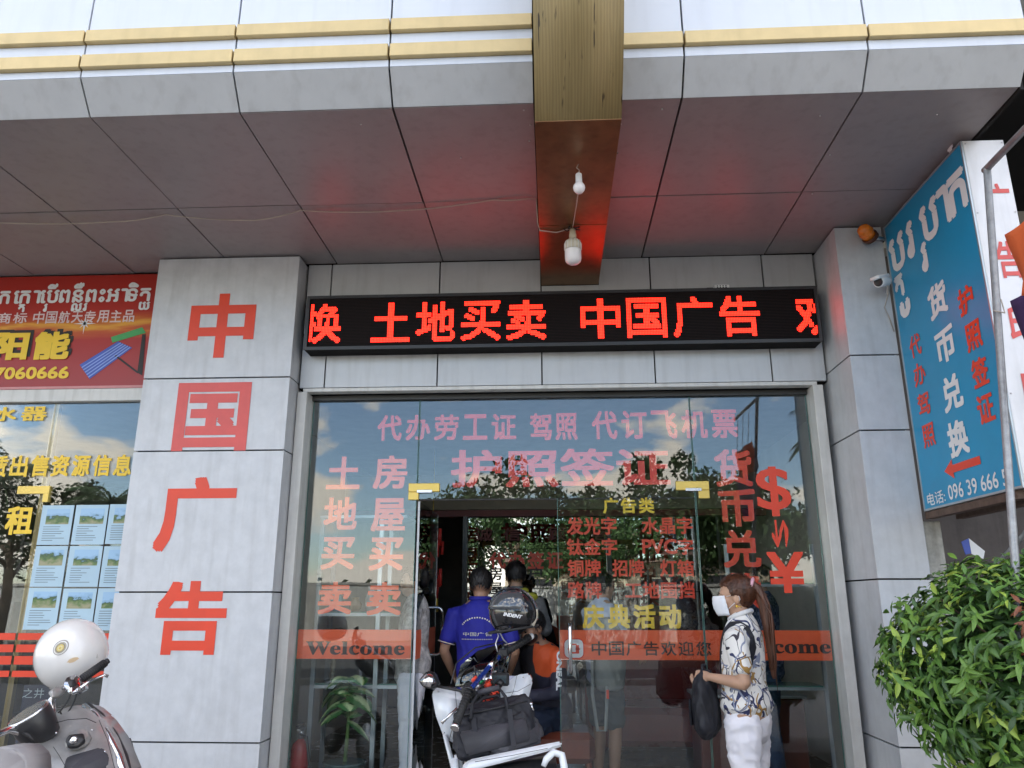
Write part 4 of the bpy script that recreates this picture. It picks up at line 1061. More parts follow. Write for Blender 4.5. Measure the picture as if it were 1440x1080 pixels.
loft(q, [(top, .03, .03), (hx_(0, -.125, .04), .032, .030), (hx_(.0, -.15, -.05), .036, .032), (hx_(.01, -.155, -.16), .038, .030), (hx_(.02, -.15, -.28), .032, .024), (hx_(.03, -.145, -.38), .026, .018), (hx_(.035, -.14, -.44), .010, .008)], n=16)
me = remesh(q, .005, 1)
for v in me.vertices:
    v.co += v.normal * (.004 * mnoise.noise(Vector((v.co.x * 60, v.co.y * 60, v.co.z * 5))) + .003 * sin(v.co.x * 300 + v.co.z * 8))
meobj('ponytail', me, M_hairbrown, woman)
q = B(); 
for k in range(7):
    a = random.uniform(-.03, .03); tube(q, [hx_(a, -.12, .03), hx_(a * 1.6, -.165 - random.uniform(0, .02), -.1), hx_(a * 2 + .02, -.16, -.34), hx_(a * 2.4 + .03, -.15, -.47 + random.uniform(-.04, .04))], [.003, .004, .003, .001], 5)
obj('loose_strands', q, M_hairbrown, woman, keep=False)
q = B(); ring = [hx_(.036 * cos(a), -.098 - .012 * sin(a), .066 + .032 * sin(a)) for a in [2 * pi * k / 12 for k in range(13)]]; tube(q, ring, .010, 8); obj('scrunchie', q, mat('pink_satin', (.75, .42, .50), .4), woman, keep=False)
# mask: pleated cup over nose and chin
q = B(); gr = []
for j in range(9):
    row = []; v_ = j / 8; z = .018 - .108 * v_
    for i in range(13):
        u_ = i / 12 * 2 - 1; bulge = .030 * (1 - abs(u_) ** 2.2) * sin(pi * (.12 + .76 * v_))
        row.append(q.verts.new(hx_(u_ * (.066 - .012 * abs(v_ - .4)), .116 - .060 * abs(u_) ** 2.3 - .016 * v_ + bulge * .7 + (.002 if j % 2 else 0), z)))
    gr.append(row)
for j in range(8):
    for i in range(12): q.faces.new((gr[j][i], gr[j + 1][i], gr[j + 1][i + 1], gr[j][i + 1])).smooth = True
mo = obj('face_mask', q, mat('white_mask', (.78, .80, .84), .8, var=.02), woman, keep=False); sm = mo.modifiers.new('t', 'SOLIDIFY'); sm.thickness = .003
q = B()
for sx in (-1, 1):
    tube(q, [hx_(sx * .064, .045, .012), hx_(sx * .073, .015, .016), hx_(sx * .080, -.020, .018), hx_(sx * .080, -.028, -.01), hx_(sx * .073, .01, -.03), hx_(sx * .055, .06, -.068)], .0018, 5)
obj('mask_loop', q, M_white, woman, keep=False)
q = B()
for sx in (-1, 1): ico(q, hx_(sx * .084, -.004, -.045), .009, 2); tube(q, [hx_(sx * .084, -.004, -.045), hx_(sx * .082, -.03, -.05)], .003, 5)
obj('earring', q, mat('gold_jewel', (.85, .55, .1), .2, .9), woman, keep=False)
q = B(); ring = [gw['spine'][-1] + Vector((.068 * cos(a), .062 * sin(a) + .004, .040 - .024 * sin(a))) for a in [2 * pi * k / 20 for k in range(21)]]; tube(q, ring, .014, 8); obj('collar', q, mat('white_collar', (.7, .7, .7), .8), woman, keep=False)
# bag hugged in front, its strap over the shoulder
M_bag = mat('black_nylon', (.011, .012, .018), .6, var=.3, vscale=12, bump=.15, bscale=250)
hb_ = empty('handbag', (WX.x - .20, 4.74, .95), R(62), 'black nylon rucksack held in front by the masked woman', 'bag')
q = B()
loft(q, [((0, .0, -.155), .115, .050), ((0, .0, -.13), .13, .062), ((0, .0, 0), .125, .068), ((0, 0, .11), .105, .055), ((0, 0, .15), .07, .035)], n=18)
me = folds(remesh(q, .008, 2), .014, (11, 11, 6)); meobj('body', me, M_bag, hb_)
q = B(); tube(q, [(-.03, 0, .15), (-.03, 0, .20), (.03, 0, .20), (.03, 0, .15)], .008, 6); obj('handle', q, M_bag, hb_, keep=False)
q = B(); box(q, -.08, .08, .066, .078, -.12, .02, .006); obj('pocket', q, M_bag, hb_, keep=False)
gS = lambda p: Matrix.LocRotScale(woman.location, woman.rotation_euler, None) @ Vector(p)
def strap(bm, pts, w_, th=.004):
    pts = [Vector(p) for p in pts]
    L_ = []
    for i, p in enumerate(pts):
        t = (pts[min(i + 1, len(pts) - 1)] - pts[max(0, i - 1)]).normalized(); c_ = Vector((woman.location.x, woman.location.y, p.z)); o_ = (p - c_).normalized(); u = t.cross(o_).normalized()
        L_.append([bm.verts.new(p + u * a + o_ * b_) for a, b_ in ((-w_, 0), (w_, 0), (w_, th), (-w_, th))])
    for a, b_ in zip(L_, L_[1:]):
        for k in range(4): bm.faces.new((a[k], a[(k + 1) % 4], b_[(k + 1) % 4], b_[k]))
    bm.faces.new(L_[0]); bm.faces.new(L_[-1])
q = B(); strap(q, [gS(p) for p in ((-.09, .155, 1.10), (-.10, .145, 1.16), (-.105, .135, 1.22), (-.110, .115, 1.29), (-.112, .08, 1.35), (-.112, .03, 1.385), (-.112, -.02, 1.39), (-.115, -.07, 1.36), (-.12, -.11, 1.31), (-.13, -.13, 1.25), (-.145, -.12, 1.19), (-.165, -.08, 1.16))], .016)
so = obj('shoulder_strap', q, M_bag, hb_)
shr = [c for c in woman.children if c.name.startswith('shirt')][0]
sw = so.modifiers.new('wrap', 'SHRINKWRAP'); sw.target = shr; sw.wrap_method = 'NEAREST_SURFACEPOINT'; sw.offset = .004
so.modifiers.new('t', 'SOLIDIFY').thickness = .004

# ---- man in the blue polo, back turned
M_polo = mat('royal_blue_polo', (.012, .014, .26), .75, var=.12, vscale=8, bump=.1, bscale=200)
p0 = at(674, 900, 5.75)
Jm = standing(srad=[(.15, .11), (.16, .118), (.155, .118), (.170, .118), (.185, .105), (.125, .078)], armL=[(-.195, -.01, 1.36), (-.265, -.03, 1.10), (-.22, .13, .92)], armR=[(.195, -.01, 1.36), (.265, -.02, 1.10), (.21, .16, .95)],
              ext=((0, 0, .84), .185, .14))
man, HMm, gm_ = person((p0.x, 5.80, .10), R(-4), Jm, 'man in royal blue polo shirt with printed back, standing with his back to the doorway', skin=SKIN2, shirt_mat=M_polo, pants_mat=mat('khaki_trousers', (.32, .29, .25), .8), sleeve=.72,
                       fold=.005, s=.965, head_pitch=R(-14), shoes=M_blackpl)
q = B()
for k in range(15):
    a = R(150 - k * 120 / 14); rr = .13
    p = Vector((rr * cos(a), -.145, 1.20 + .095 * sin(a))); tdir = Vector((sin(a), 0, -cos(a) * .8)).normalized(); nd = Vector((0, -1, 0)).cross(tdir)
    w2 = random.choice((.004, .0055)); h2 = random.uniform(.007, .011)
    ring = [p - tdir * w2 - Vector((0, 0, 0)), p + tdir * w2, p + tdir * w2 - nd * h2, p - tdir * w2 - nd * h2]
    vs = [q.verts.new(v) for v in ring]; q.faces.new(vs)
put(q, '中国广告', (-.105, -.143, 1.165), (1, 0, 0), (0, 0, 1), .21, .026, .0)
for k in range(18): box(q, -.115 + k * .0125, -.107 + k * .0125, -.1445, -.1425, 1.140, 1.147)
me_ = obj('back_print', q, mat('cream_print', (.62, .6, .5), .6), man, keep=False)
# drape the print on the cloth
shr = [c for c in man.children if c.name.startswith('shirt')][0]
sw = me_.modifiers.new('wrap', 'SHRINKWRAP'); sw.target = shr; sw.wrap_method = 'PROJECT'; sw.use_project_y = True; sw.use_positive_direction = True; sw.use_negative_direction = True; sw.offset = .0035
q = B(); 
for arm in (gm_['armL'], gm_['armR']):
    S, E_, W = arm; e1 = S.lerp(E_, .78); ax_ = (E_ - S).normalized(); u = ax_.orthogonal().normalized(); v = ax_.cross(u)
    tube(q, [e1 + (u * cos(a) + v * sin(a)) * .061 for a in [2 * pi * k / 14 for k in range(15)]], .004, 5)
obj('sleeve_piping', q, mat('cream_piping', (.6, .5, .4), .7), man, keep=False)
q = B(); ring = [gm_['spine'][-1] + Vector((.066 * cos(a), .062 * sin(a) + .004, .046)) for a in [2 * pi * k / 20 for k in range(21)]]; tube(q, ring, .016, 8); obj('collar', q, M_polo, man, keep=False)

# ---- person behind, yellow collar and grey jacket
p0 = at(722, 860, 6.5)
Jk = standing(armR=[(.185, -.01, 1.365), (.27, .02, 1.12), (.20, .20, 1.12)])
kid, HMk, gk = person((p0.x + .02, 6.5, FL), R(15), Jk, 'black haired person in grey jacket with yellow collar behind the blue polo man', shirt_mat=mat('grey_jacket', (.16, .16, .16), .8, var=.3, vscale=30), pants_mat=mat('dark_trousers', (.03, .03, .035), .8), sleeve=1.9, s=.955, fold=.006, shoes=M_blackpl)
q = B(); ring = [gk['spine'][-1] + Vector((.078 * cos(a), .07 * sin(a), .012 + .01 * cos(a))) for a in [2 * pi * k / 20 for k in range(21)]]; tube(q, ring, .028, 8)
ring = [gk['spine'][-2] + Vector((.15 * cos(a), .09 * sin(a), .035)) for a in [2 * pi * k / 20 for k in range(21)]]; tube(q, ring, .035, 8)
obj('hood', q, mat('yellow_hood', (.55, .52, .05), .8), kid, keep=False)

# ---- seated person in orange and black jacket
def riderj():
    m = bpy.data.materials.new('orange_black_jacket'); m.use_nodes = True; t = m.node_tree; b = t.nodes['Principled BSDF']; b.inputs['Roughness'].default_value = .7
    tcn = N(t, 'ShaderNodeTexCoord'); sp = N(t, 'ShaderNodeSeparateXYZ'); t.links.new(tcn.outputs['Object'], sp.inputs[0])
    wv = N(t, 'ShaderNodeTexNoise'); wv.inputs['Scale'].default_value = 5; t.links.new(tcn.outputs['Object'], wv.inputs['Vector'])
    ma = N(t, 'ShaderNodeMath', operation='MULTIPLY_ADD'); ma.inputs[1].default_value = .25; t.links.new(wv.outputs['Fac'], ma.inputs[0]); t.links.new(sp.outputs['Z'], ma.inputs[2])
    r = N(t, 'ShaderNodeValToRGB'); r.color_ramp.interpolation = 'CONSTANT'; e = r.color_ramp.elements
    e[0].position = 0; e[0].color = (.02, .02, .04, 1); e[1].position = .80; e[1].color = (.62, .09, .02, 1)
    x = e.new(.98); x.color = (.62, .09, .02, 1); x = e.new(.995); x.color = (.02, .018, .02, 1)
    mr = N(t, 'ShaderNodeMapRange'); mr.inputs['From Min'].default_value = 0.1; mr.inputs['From Max'].default_value = 1.13; t.links.new(ma.outputs[0], mr.inputs[0]); t.links.new(mr.outputs[0], r.inputs[0])
    lt = N(t, 'ShaderNodeMath', operation='GREATER_THAN'); lt.inputs[1].default_value = -.03; t.links.new(sp.outputs['X'], lt.inputs[0])
    mm = N(t, 'ShaderNodeMix', data_type='RGBA'); mm.inputs['B'].default_value = (.02, .018, .022, 1); t.links.new(lt.outputs[0], mm.inputs['Factor']); t.links.new(r.outputs[0], mm.inputs['A'])
    t.links.new(mm.outputs['Result'], b.inputs['Base Color'])
    return m
p0 = at(786, 930, 5.95)
Js = dict(spine=[(0, 0, .47), (0, .005, .56), (0, .04, .68), (0, .08, .82), (0, .12, .93), (0, .145, .985)], srad=list(SR), head=(0, .20, 1.13),
          armL=[(-.19, .12, .93), (-.25, .20, .68), (-.12, .42, .66)], armR=[(.19, .12, .93), (.26, .20, .68), (.14, .42, .66)],
          legL=[(-.09, .03, .47), (-.14, .44, .47), (-.14, .42, .09)], legR=[(.09, .03, .47), (.14, .44, .47), (.14, .42, .09)], ext=((0, 0, .42), .18, .13))
rider, HMr, gr_ = person((p0.x - .06, 6.12, FL), R(138), Js, 'seated person in orange and black riding jacket with cap just inside the doorway', skin=SKIN2, shirt_mat=riderj(), pants_mat=mat('navy_trousers', (.02, .03, .06), .8), sleeve=1.9, s=1.0,
                       head_pitch=R(-25), head_yaw=R(-10), fold=.006, shoes=M_blackpl)
q = B(); ico(q, (0, 0, 0), 1, 3, HMr @ Matrix.Translation((0, .045, -.04)) @ Matrix.Diagonal((.066, .062, .050, 1))); obj('face_mask', q, M_blackpl, rider, keep=False)
q = B(); lathe(q, [(.089, 0), (.092, .03), (.080, .065), (.05, .088), (.001, .094)], 20, HMr @ Matrix.Translation((0, -.008, .035)))
box_pts = [HMr @ Vector(p) for p in ((-.06, .06, .04), (.06, .06, .04), (.05, .15, .03), (-.05, .15, .03))]
f = q.faces.new([q.verts.new(p) for p in box_pts]); obj('cap', q, M_blackpl, rider, keep=False)
q = B()
S, E_, W = [Vector(p) for p in ((-.262, .13, .86), (-.32, .20, .62), (-.3, .25, .6))]
u = (E_ - S).normalized(); nn_ = Vector((-.8, -.6, 0)).normalized(); 
SL = Matrix.LocRotScale(rider.location, rider.rotation_euler, None)
aL = gr_['armL']; uu = (aL[1] - aL[0]).normalized(); view = Vector((-.67, .74, 0)); vv = view.cross(uu).normalized(); view = uu.cross(vv)
put(q, 'ONEAL', aL[0] + uu * .0 + view * .075 - vv * .02, uu, vv, .27, .045, .05)
o = obj('sleeve_print', q, M_white, rider, keep=False)
shr = [c for c in rider.children if c.name.startswith('shirt')][0]
sw = o.modifiers.new('wrap', 'SHRINKWRAP'); sw.target = shr; sw.wrap_method = 'NEAREST_SURFACEPOINT'; sw.offset = .004
tag(obj('paper', prism([SL @ Vector(p) for p in ((-.14, .44, .62), (-.14, .44, .80), (-.02, .50, .80), (-.02, .50, .62))], (0.002, .002, 0)), mat('lilac_paper', (.5, .5, .62), .7)), 'folded pale sheet of paper in the seated rider hands', 'paper')

st_ = empty('stool', (p0.x, 6.0, FL), 0, 'brown leather stool under the seated rider', 'stool')
M_brownleather = mat('brown_red_leather', (.14, .035, .02), .3, var=.3, vscale=6, coat=.3)
q = B(); box(q, p0.x - .24, p0.x + .24, 5.80, 6.25, FL + .22, FL + .42, .04); obj('seat', q, M_brownleather, st_, smooth=False)
for sx in (-.2, .2):
    for sy in (5.84, 6.2): obj('leg', tube(B(), [(p0.x + sx, sy, FL), (p0.x + sx, sy, FL + .23)], .02, 8), M_brownleather, st_)

# ---- person with a grey bag behind the closed door
p0 = at(850, 930, 6.3)
Jb = standing(armL=[(-.18, -.01, 1.365), (-.23, .05, 1.12), (-.15, .28, 1.10)], armR=[(.18, -.01, 1.365), (.25, .02, 1.10), (.18, .24, 1.02)], ext=((0, 0, .84), .18, .13))
bp_, HMb, gb = person((p0.x, 6.35, FL - .05), R(-55), Jb, 'person in pale blue shirt and dark shorts with grey sling bag behind closed door', shirt_mat=mat('pale_blue_shirt', (.5, .58, .72), .8), pants_mat=mat('dark_grey_shorts', (.07, .10, .11), .85), sleeve=.8, pant_len=.95, s=.93,
                     fold=.006, shoes=M_white)
gb_ = empty('sling_bag', (p0.x, 6.45, 1.0), 0, 'grey sling bag worn by the person in shorts behind the door glass', 'bag')
M_greybag = mat('grey_canvas', (.27, .30, .29), .85, var=.15, bump=.2)
q = B(); c = Vector((p0.x + .02, 6.12, 1.10)); loft(q, [(c + Vector((0, 0, -.2)), .11, .07), (c, .14, .09), (c + Vector((-.02, 0, .18)), .12, .07), (c + Vector((-.03, 0, .26)), .08, .04)]); me = folds(remesh(q, .011, 2), .008)
me.transform(Matrix.Translation(-gb_.location)); meobj('body', me, M_greybag, gb_)
q = B(); tube(q, [c + Vector(p) for p in ((-.05, -.03, .26), (-.12, -.06, .1), (-.13, -.06, -.25), (-.10, -.06, -.50), (-.04, -.06, -.50), (-.02, -.06, -.2))], .014, 6); obj('strap', q, M_greybag, gb_)
q = B(); box(q, c.x - .03, c.x - .012, c.y - .10, c.y - .09, c.z - .28, c.z - .22); obj('tag', q, M_red, gb_)

# ---- woman in white trousers behind the left glass
p0 = at(580, 930, 6.0)
Jv = standing(flare=.105, armL=[(-.165, -.01, 1.345), (-.20, .02, 1.10), (-.12, .22, 1.12)], srad=[(.155, .115), (.165, .125), (.13, .10), (.145, .105), (.155, .09), (.1, .068)], ext=((0, 0, .86), .18, .14))
M_floral = mat('grey_floral', (.45, .43, .41), .8, var=.6, vscale=22)
person((at(580, 930, 5.78).x, 5.80, FL - .02), R(95), Jv, 'woman in grey floral top and wide white trousers behind the open door leaf', shirt_mat=M_floral, pants_mat=M_whitecotton, sleeve=1.5, s=.93, hairstyle='long', fold=.0022)
# ---- person in checked shirt behind the right window
p0 = at(1083, 930, 6.3)
M_check = bpy.data.materials.new('blue_check'); M_check.use_nodes = True; t = M_check.node_tree; b = t.nodes['Principled BSDF']; b.inputs['Roughness'].default_value = .8
tcn = N(t, 'ShaderNodeTexCoord'); ck = N(t, 'ShaderNodeTexChecker'); ck.inputs['Scale'].default_value = 40; ck.inputs[1].default_value = (.03, .06, .14, 1); ck.inputs[2].default_value = (.16, .20, .30, 1)
t.links.new(tcn.outputs['Object'], ck.inputs['Vector']); t.links.new(ck.outputs[0], b.inputs['Base Color'])
person((p0.x - .02, 6.3, FL), R(75), standing(ext=((0, 0, .84), .18, .13)), 'person in blue checked shirt and jeans behind the right window and masked woman', shirt_mat=M_check, pants_mat=mat('blue_denim', (.03, .06, .13), .85, var=.3, vscale=20), sleeve=1.8, s=.93, shoes=M_blackpl)

# ================================================================== INTERIOR
pt = empty('interior_partition', (0, 8.2, FL), 0, 'inner glass partition with dark frame and lettering at the back of the shop', 'partition')
xp0 = at(658, 800, 8.2).x
obj('lintel', box(B(), -2.2, 2.2, 8.10, 8.25, 2.43, 2.80), mat('beige_lintel', (.22, .20, .16), .7), pt)
q = B(); put_px(q, '诚', (668, 742, 692, 761), 8.095, .02); put_px(q, '信', (708, 742, 732, 761), 8.095, .02); put_px(q, '顾', (771, 742, 795, 760), 8.095, .02); put_px(q, '客', (832, 742, 856, 760), 8.095, .02); obj('lettering', q, mat('maroon_letters', (.10, .015, .012), .6), pt)
obj('red_rail', box(B(), -2.2, 2.2, 8.12, 8.24, 2.36, 2.425), mat('dark_red_rail', (.12, .012, .012), .5), pt)
M_inner = glass_mat('inner_glass', (.35, .4, .4), .30)
obj('pane', box(B(), xp0, 1.75, 8.17, 8.18, FL, 2.35), M_inner, pt)
q = B(); put_px(q, '代办签证', (688, 776, 792, 800), 8.165, .03, True); obj('lettering', q, M_red, pt)
q = B(); put_px(q, '土', (666, 797, 682, 815), 8.165, .02); put_px(q, '房', (687, 797, 706, 816), 8.165, .02); put_px(q, '屋', (687, 819, 706, 836), 8.165, .02); put_px(q, '户', (742, 797, 762, 816), 8.165, .02); obj('lettering', q, M_black, pt)
obj('post', box(B(), xp0 - .05, xp0 - .003, 8.12, 8.24, FL, 2.36), M_blackpl, pt)
obj('post', box(B(), .55, .60, 8.12, 8.24, FL, 2.36), M_blackpl, pt)
# hanging red ornaments seen through the open leaf
orn = empty('hanging_ornament', (-1.0, 7.2, 2.6), 0, 'bunch of red and gold paper ornaments hanging inside by the open door', 'ornament')
M_papred = mat('red_paper', (.45, .02, .015), .5, var=.4, vscale=30); M_papgold = mat('gold_paper', (.55, .38, .05), .4, .3, var=.4, vscale=30)
ox = at(607, 800, 7.2).x
for k in range(26):
    x = ox + random.uniform(-.09, .09); z = 2.15 - k * .028; y = 7.2 + random.uniform(-.06, .06)
    q = B(); tube(q, [(x, y, z), (x + random.uniform(-.01, .01), y, z - random.uniform(.10, .2))], .016, 7); obj('ornament_roll' if k < 18 else 'tassel', q, M_papred if k < 18 else M_papgold, orn)
obj('cord', tube(B(), [(ox, 7.2, 2.9), (ox, 7.2, 1.4)], .004, 5), M_papgold, orn)
# display rack behind the left window
rk = empty('display_rack', (-1.35, 6.0, FL), 0, 'pale aluminium and glass shelf rack standing behind the left window', 'rack')
for x in (-1.72, -1.27):
    for y in (5.75, 6.10): obj('post', box(B(), x - .015, x + .015, y - .015, y + .015, FL, 2.1), M_alu, rk)
for z in (.93, 1.42): 
    obj('shelf', box(B(), -1.705, -1.115, 5.76, 6.09, z, z + .010), M_glassedge, rk)
    obj('rail', box(B(), -1.705, -1.115, 5.742, 5.758, z - .022, z), M_alu, rk)
obj('top', box(B(), -1.74, -1.08, 5.73, 6.12, 2.1, 2.12), M_alu, rk)
rk2 = empty('display_rack', (1.6, 6.0, FL), 0, 'pale aluminium shelf rack behind the right window beyond the masked woman', 'rack')
for x in (1.25, 1.86): obj('post', box(B(), x - .012, x + .012, 5.75, 5.774, FL, 1.9), M_alu, rk2)
for z in (.93, 1.62): obj('rail', box(B(), 1.262, 1.848, 5.75, 5.772, z - .018, z), M_alu, rk2); obj('shelf', box(B(), 1.262, 1.848, 5.774, 6.05, z, z + .01), M_glassedge, rk2)
# things on the rack
for i, (x, h_, c_) in enumerate(((-1.62, .16, (.10, .3, .32)), (-1.48, .10, (.25, .15, .05)), (-1.36, .18, (.45, .43, .4)), (-1.22, .12, (.12, .3, .12)))):
    q = B(); lathe(q, [(.03, 0), (.045, .02), (.05, h_ * .5), (.025, h_ * .8), (.03, h_)], 14, Matrix.Translation((x, 5.9, 1.431)))
    tag(obj('vase', q, mat('vase_%d' % i, c_, .3, var=.3)), ('teal vase', 'brown pot', 'pale grey vase', 'green jar')[i] + ' on the middle shelf of the left rack', 'vase')
# bamboo stem vase and dieffenbachia
M_leafvar = bpy.data.materials.new('variegated_leaf'); M_leafvar.use_nodes = True; t = M_leafvar.node_tree; b = t.nodes['Principled BSDF']; b.inputs['Roughness'].default_value = .4
at_ = N(t, 'ShaderNodeAttribute'); at_.attribute_name = 'uvx'; nzn = N(t, 'ShaderNodeTexNoise'); nzn.inputs['Scale'].default_value = 70; tcn = N(t, 'ShaderNodeTexCoord'); t.links.new(tcn.outputs['Object'], nzn.inputs['Vector'])
ma = N(t, 'ShaderNodeMath', operation='MULTIPLY_ADD'); ma.inputs[1].default_value = .5; t.links.new(nzn.outputs['Fac'], ma.inputs[0]); t.links.new(at_.outputs['Fac'], ma.inputs[2])
r = N(t, 'ShaderNodeValToRGB'); r.color_ramp.elements[0].position = .55; r.color_ramp.elements[0].color = (.62, .72, .36, 1); r.color_ramp.elements[1].position = .85; r.color_ramp.elements[1].color = (.05, .20, .04, 1)
t.links.new(ma.outputs[0], r.inputs[0]); t.links.new(r.outputs[0], b.inputs['Base Color'])
dp = empty('potted_plant', (-1.42, 5.85, FL), 0, 'dieffenbachia with cream veined leaves in a pot behind the left window', 'plant')
px_, py_ = at(490, 980, 5.62).x, 5.62
def bigleaf(name, base_, dirv, L, W_, droop, m, parent, keep=True):
    q = B(); lay = q.verts.layers.float.new('uvx'); d = Vector(dirv).normalized(); sd_ = d.cross(Vector((0, 0, 1))).normalized(); rows = []
    for j in range(9):
        f_ = j / 8; p = Vector(base_) + Vector((d.x, d.y, 0)) * L * f_ * (1 - .25 * f_ * droop) + Vector((0, 0, 1)) * (d.z * L * f_ - droop * L * f_ * f_)
        ww = W_ * (sin(pi * min(1, f_ * .93 + .04)) ** .75) * (1 - .3 * f_) + .001; row = []
        for k in (-2, -1, 0, 1, 2):
            v = q.verts.new(p + sd_ * ww * k / 2 + Vector((0, 0, -abs(k) * .14 * ww * (1 if k else 0)))); v[lay] = abs(k) / 2; row.append(v)
        rows.append(row)
    for a, b_ in zip(rows, rows[1:]):
        for k in range(4): q.faces.new((a[k], a[k + 1], b_[k + 1], b_[k])).smooth = True
    return obj(name, q, m, parent, keep)
for k in range(26):
    an = k * 2.4 + .3; el = random.uniform(-.1, .7); tilt = random.uniform(.8, 1.15)
    zb_ = .76 + .18 * (k / 26) - .1 * (k % 3 == 0)
    bigleaf('leaf', (px_, py_, zb_ + .06), (cos(an), sin(an) * .45, el), random.uniform(.18, .25), .11, tilt * .75, M_leafvar, dp)
obj('stem', tube(B(), [(px_, py_, .45), (px_ + .01, py_, .7), (px_, py_, .95)], [.014, .012, .008], 8), mat('plant_stem', (.12, .2, .06), .6), dp)
q = B(); lathe(q, [(.09, 0), (.12, .02), (.14, .25), (.15, .26), (.13, .262)], 20, Matrix.Translation((px_, py_, FL))); obj('pot', q, mat('glazed_pot', (.08, .12, .12), .2, var=.4, vscale=12), dp)
tl = empty('cut_stem_vase', (px_ - .06, 5.9, .94), 0, 'ringed pale bamboo stem standing on the lower shelf of the left rack', 'vase')
q = B(); bx_ = at(471, 900, 5.9).x
prof = []
for k in range(12): prof += [(.017, k * .028), (.022, k * .028 + .004), (.017, k * .028 + .008)]
lathe(q, prof, 12, Matrix.Translation((bx_, 5.9, .943))); obj('stem', q, mat('pale_bamboo', (.42, .38, .28), .5), tl)
for k in range(9): bigleaf('leaf', (bx_, 5.9, 1.28), (cos(k * .7), sin(k * .7) * .5, .5), .22, .03, .8, mat('dark_leaf', (.03, .07, .03), .4), tl)
# fire extinguisher
fe = empty('fire_extinguisher', at(421, 1070, 5.62), 0, 'red fire extinguisher behind the lower left corner of the glass', 'fire extinguisher')
ec = at(421, 1070, 5.62); Mx = Matrix.Translation((ec.x, 5.62, FL))
M_fered = mat('extinguisher_red', (.42, .012, .015), .25, coat=.4)
q = B(); lathe(q, [(.055, 0), (.062, .01), (.062, .33), (.052, .37), (.022, .395), (.02, .40)], 20, Mx); obj('cylinder', q, M_fered, fe)
q = B(); lathe(q, [(.018, .40), (.02, .42), (.02, .45), (.012, .46)], 12, Mx); box(q, ec.x - .012, ec.x + .012, 5.56, 5.68, FL + .455, FL + .468); obj('valve', q, M_steel, fe)
q = B(); box(q, ec.x - .01, ec.x + .01, 5.53, 5.66, FL + .485, FL + .495); tube(q, [(ec.x, 5.6, FL + .43), (ec.x + .05, 5.58, FL + .42), (ec.x + .075, 5.6, FL + .25), (ec.x + .07, 5.6, FL + .1)], .009, 8); obj('hose', q, M_rubber, fe)
# maroon sofa and table behind the closed door
sf = empty('sofa', (1.0, 7.2, FL), 0, 'maroon leather sofa behind the closed glass door', 'sofa')
M_maroon = mat('maroon_leather', (.16, .02, .018), .28, var=.25, vscale=5, coat=.3)
obj('seat', box(B(), .45, 1.65, 6.9, 7.6, FL + .15, FL + .45, .05), M_maroon, sf); obj('backrest', box(B(), .45, 1.65, 7.6, 7.85, FL + .15, FL + .95, .06), M_maroon, sf)
obj('armrest', box(B(), .25, .445, 6.9, 7.85, FL + .1, FL + .65, .05), M_maroon, sf); obj('armrest', box(B(), 1.655, 1.85, 6.9, 7.85, FL + .1, FL + .65, .05), M_maroon, sf)
cu = empty('counter', (1.4, 6.7, FL), 0, 'low red brown counter behind the right window', 'counter')
obj('front', box(B(), 1.1, 1.9, 6.42, 6.82, FL, .78, .01), mat('red_brown_wood', (.12, .03, .02), .3, coat=.3), cu); obj('top', box(B(), 1.08, 1.92, 6.4, 6.84, .785, .81, .004), M_alu, cu)

# ================================================================== SCOOTERS
def P(x, y, Y): return at(x, y, Y)
def slab(pts, th, bev=.012, seg=2):
    """rounded body panel through surveyed points, with thickness running away from the viewer"""
    v = [P(*p) for p in pts]; return hull(v + [q_ + Vector((0, th, -.01)) for q_ in v], bev, seg)
M_wpaint = mat('white_scooter_paint', (.72, .76, .80), .18, var=.03, coat=.8)
M_seatgrey = mat('charcoal_seat', (.055, .055, .065), .6, var=.15, bump=.2, bscale=250)
M_smoke = glass_mat('smoked_screen', (.12, .12, .13), .05)
ca = P(680, 1040, 4.2)
sa = empty('scooter', (ca.x, 4.2, 0), R(10), 'white sports scooter with black and blue handlebars parked in front of the open doorway', 'scooter')
def pa(name, bm, m, **k): return part(name, bm, m, sa, **k)
pa('left_fairing', slab([(607, 975, 4.30), (614, 966, 4.34), (640, 968, 4.34), (654, 985, 4.26), (652, 1030, 4.20), (640, 1046, 4.18), (624, 1038, 4.2), (612, 1005, 4.26)], .16, .009, 2), M_wpaint)
pa('right_fairing', slab([(702, 968, 4.42), (727, 949, 4.46), (744, 947, 4.48), (749, 958, 4.47), (742, 985, 4.42), (725, 996, 4.38), (706, 994, 4.38)], .16, .009, 2), M_wpaint)
pa('inner_shield', slab([(640, 972, 4.36), (702, 960, 4.46), (712, 1000, 4.42), (700, 1060, 4.3), (640, 1060, 4.25), (632, 1010, 4.28)], .14, .02), M_blackpl)
pa('cockpit', slab([(650, 962, 4.36), (706, 945, 4.48), (712, 962, 4.44), (660, 985, 4.32)], .1, .01), M_rubber)
pa('windscreen', slab([(640, 965, 4.46), (648, 935, 4.58), (672, 915, 4.64), (705, 905, 4.68), (716, 925, 4.66), (712, 952, 4.56)], .006, 0), M_smoke)
q = B(); tube(q, [P(634, 962, 4.44), P(642, 932, 4.56), P(668, 911, 4.62), P(708, 902, 4.66)], .004, 6); pa('screen_edge', q, M_blackpl)
pa('white_edge', slab([(622, 1032, 4.19), (628, 1032, 4.19), (641, 1080, 4.05), (634, 1080, 4.05)], .03, .004), M_wpaint)
pa('lower_leg_shield', slab([(634, 1062, 4.06), (648, 1064, 4.04), (652, 1130, 3.95), (632, 1130, 3.98)], .14, .015), M_wpaint)
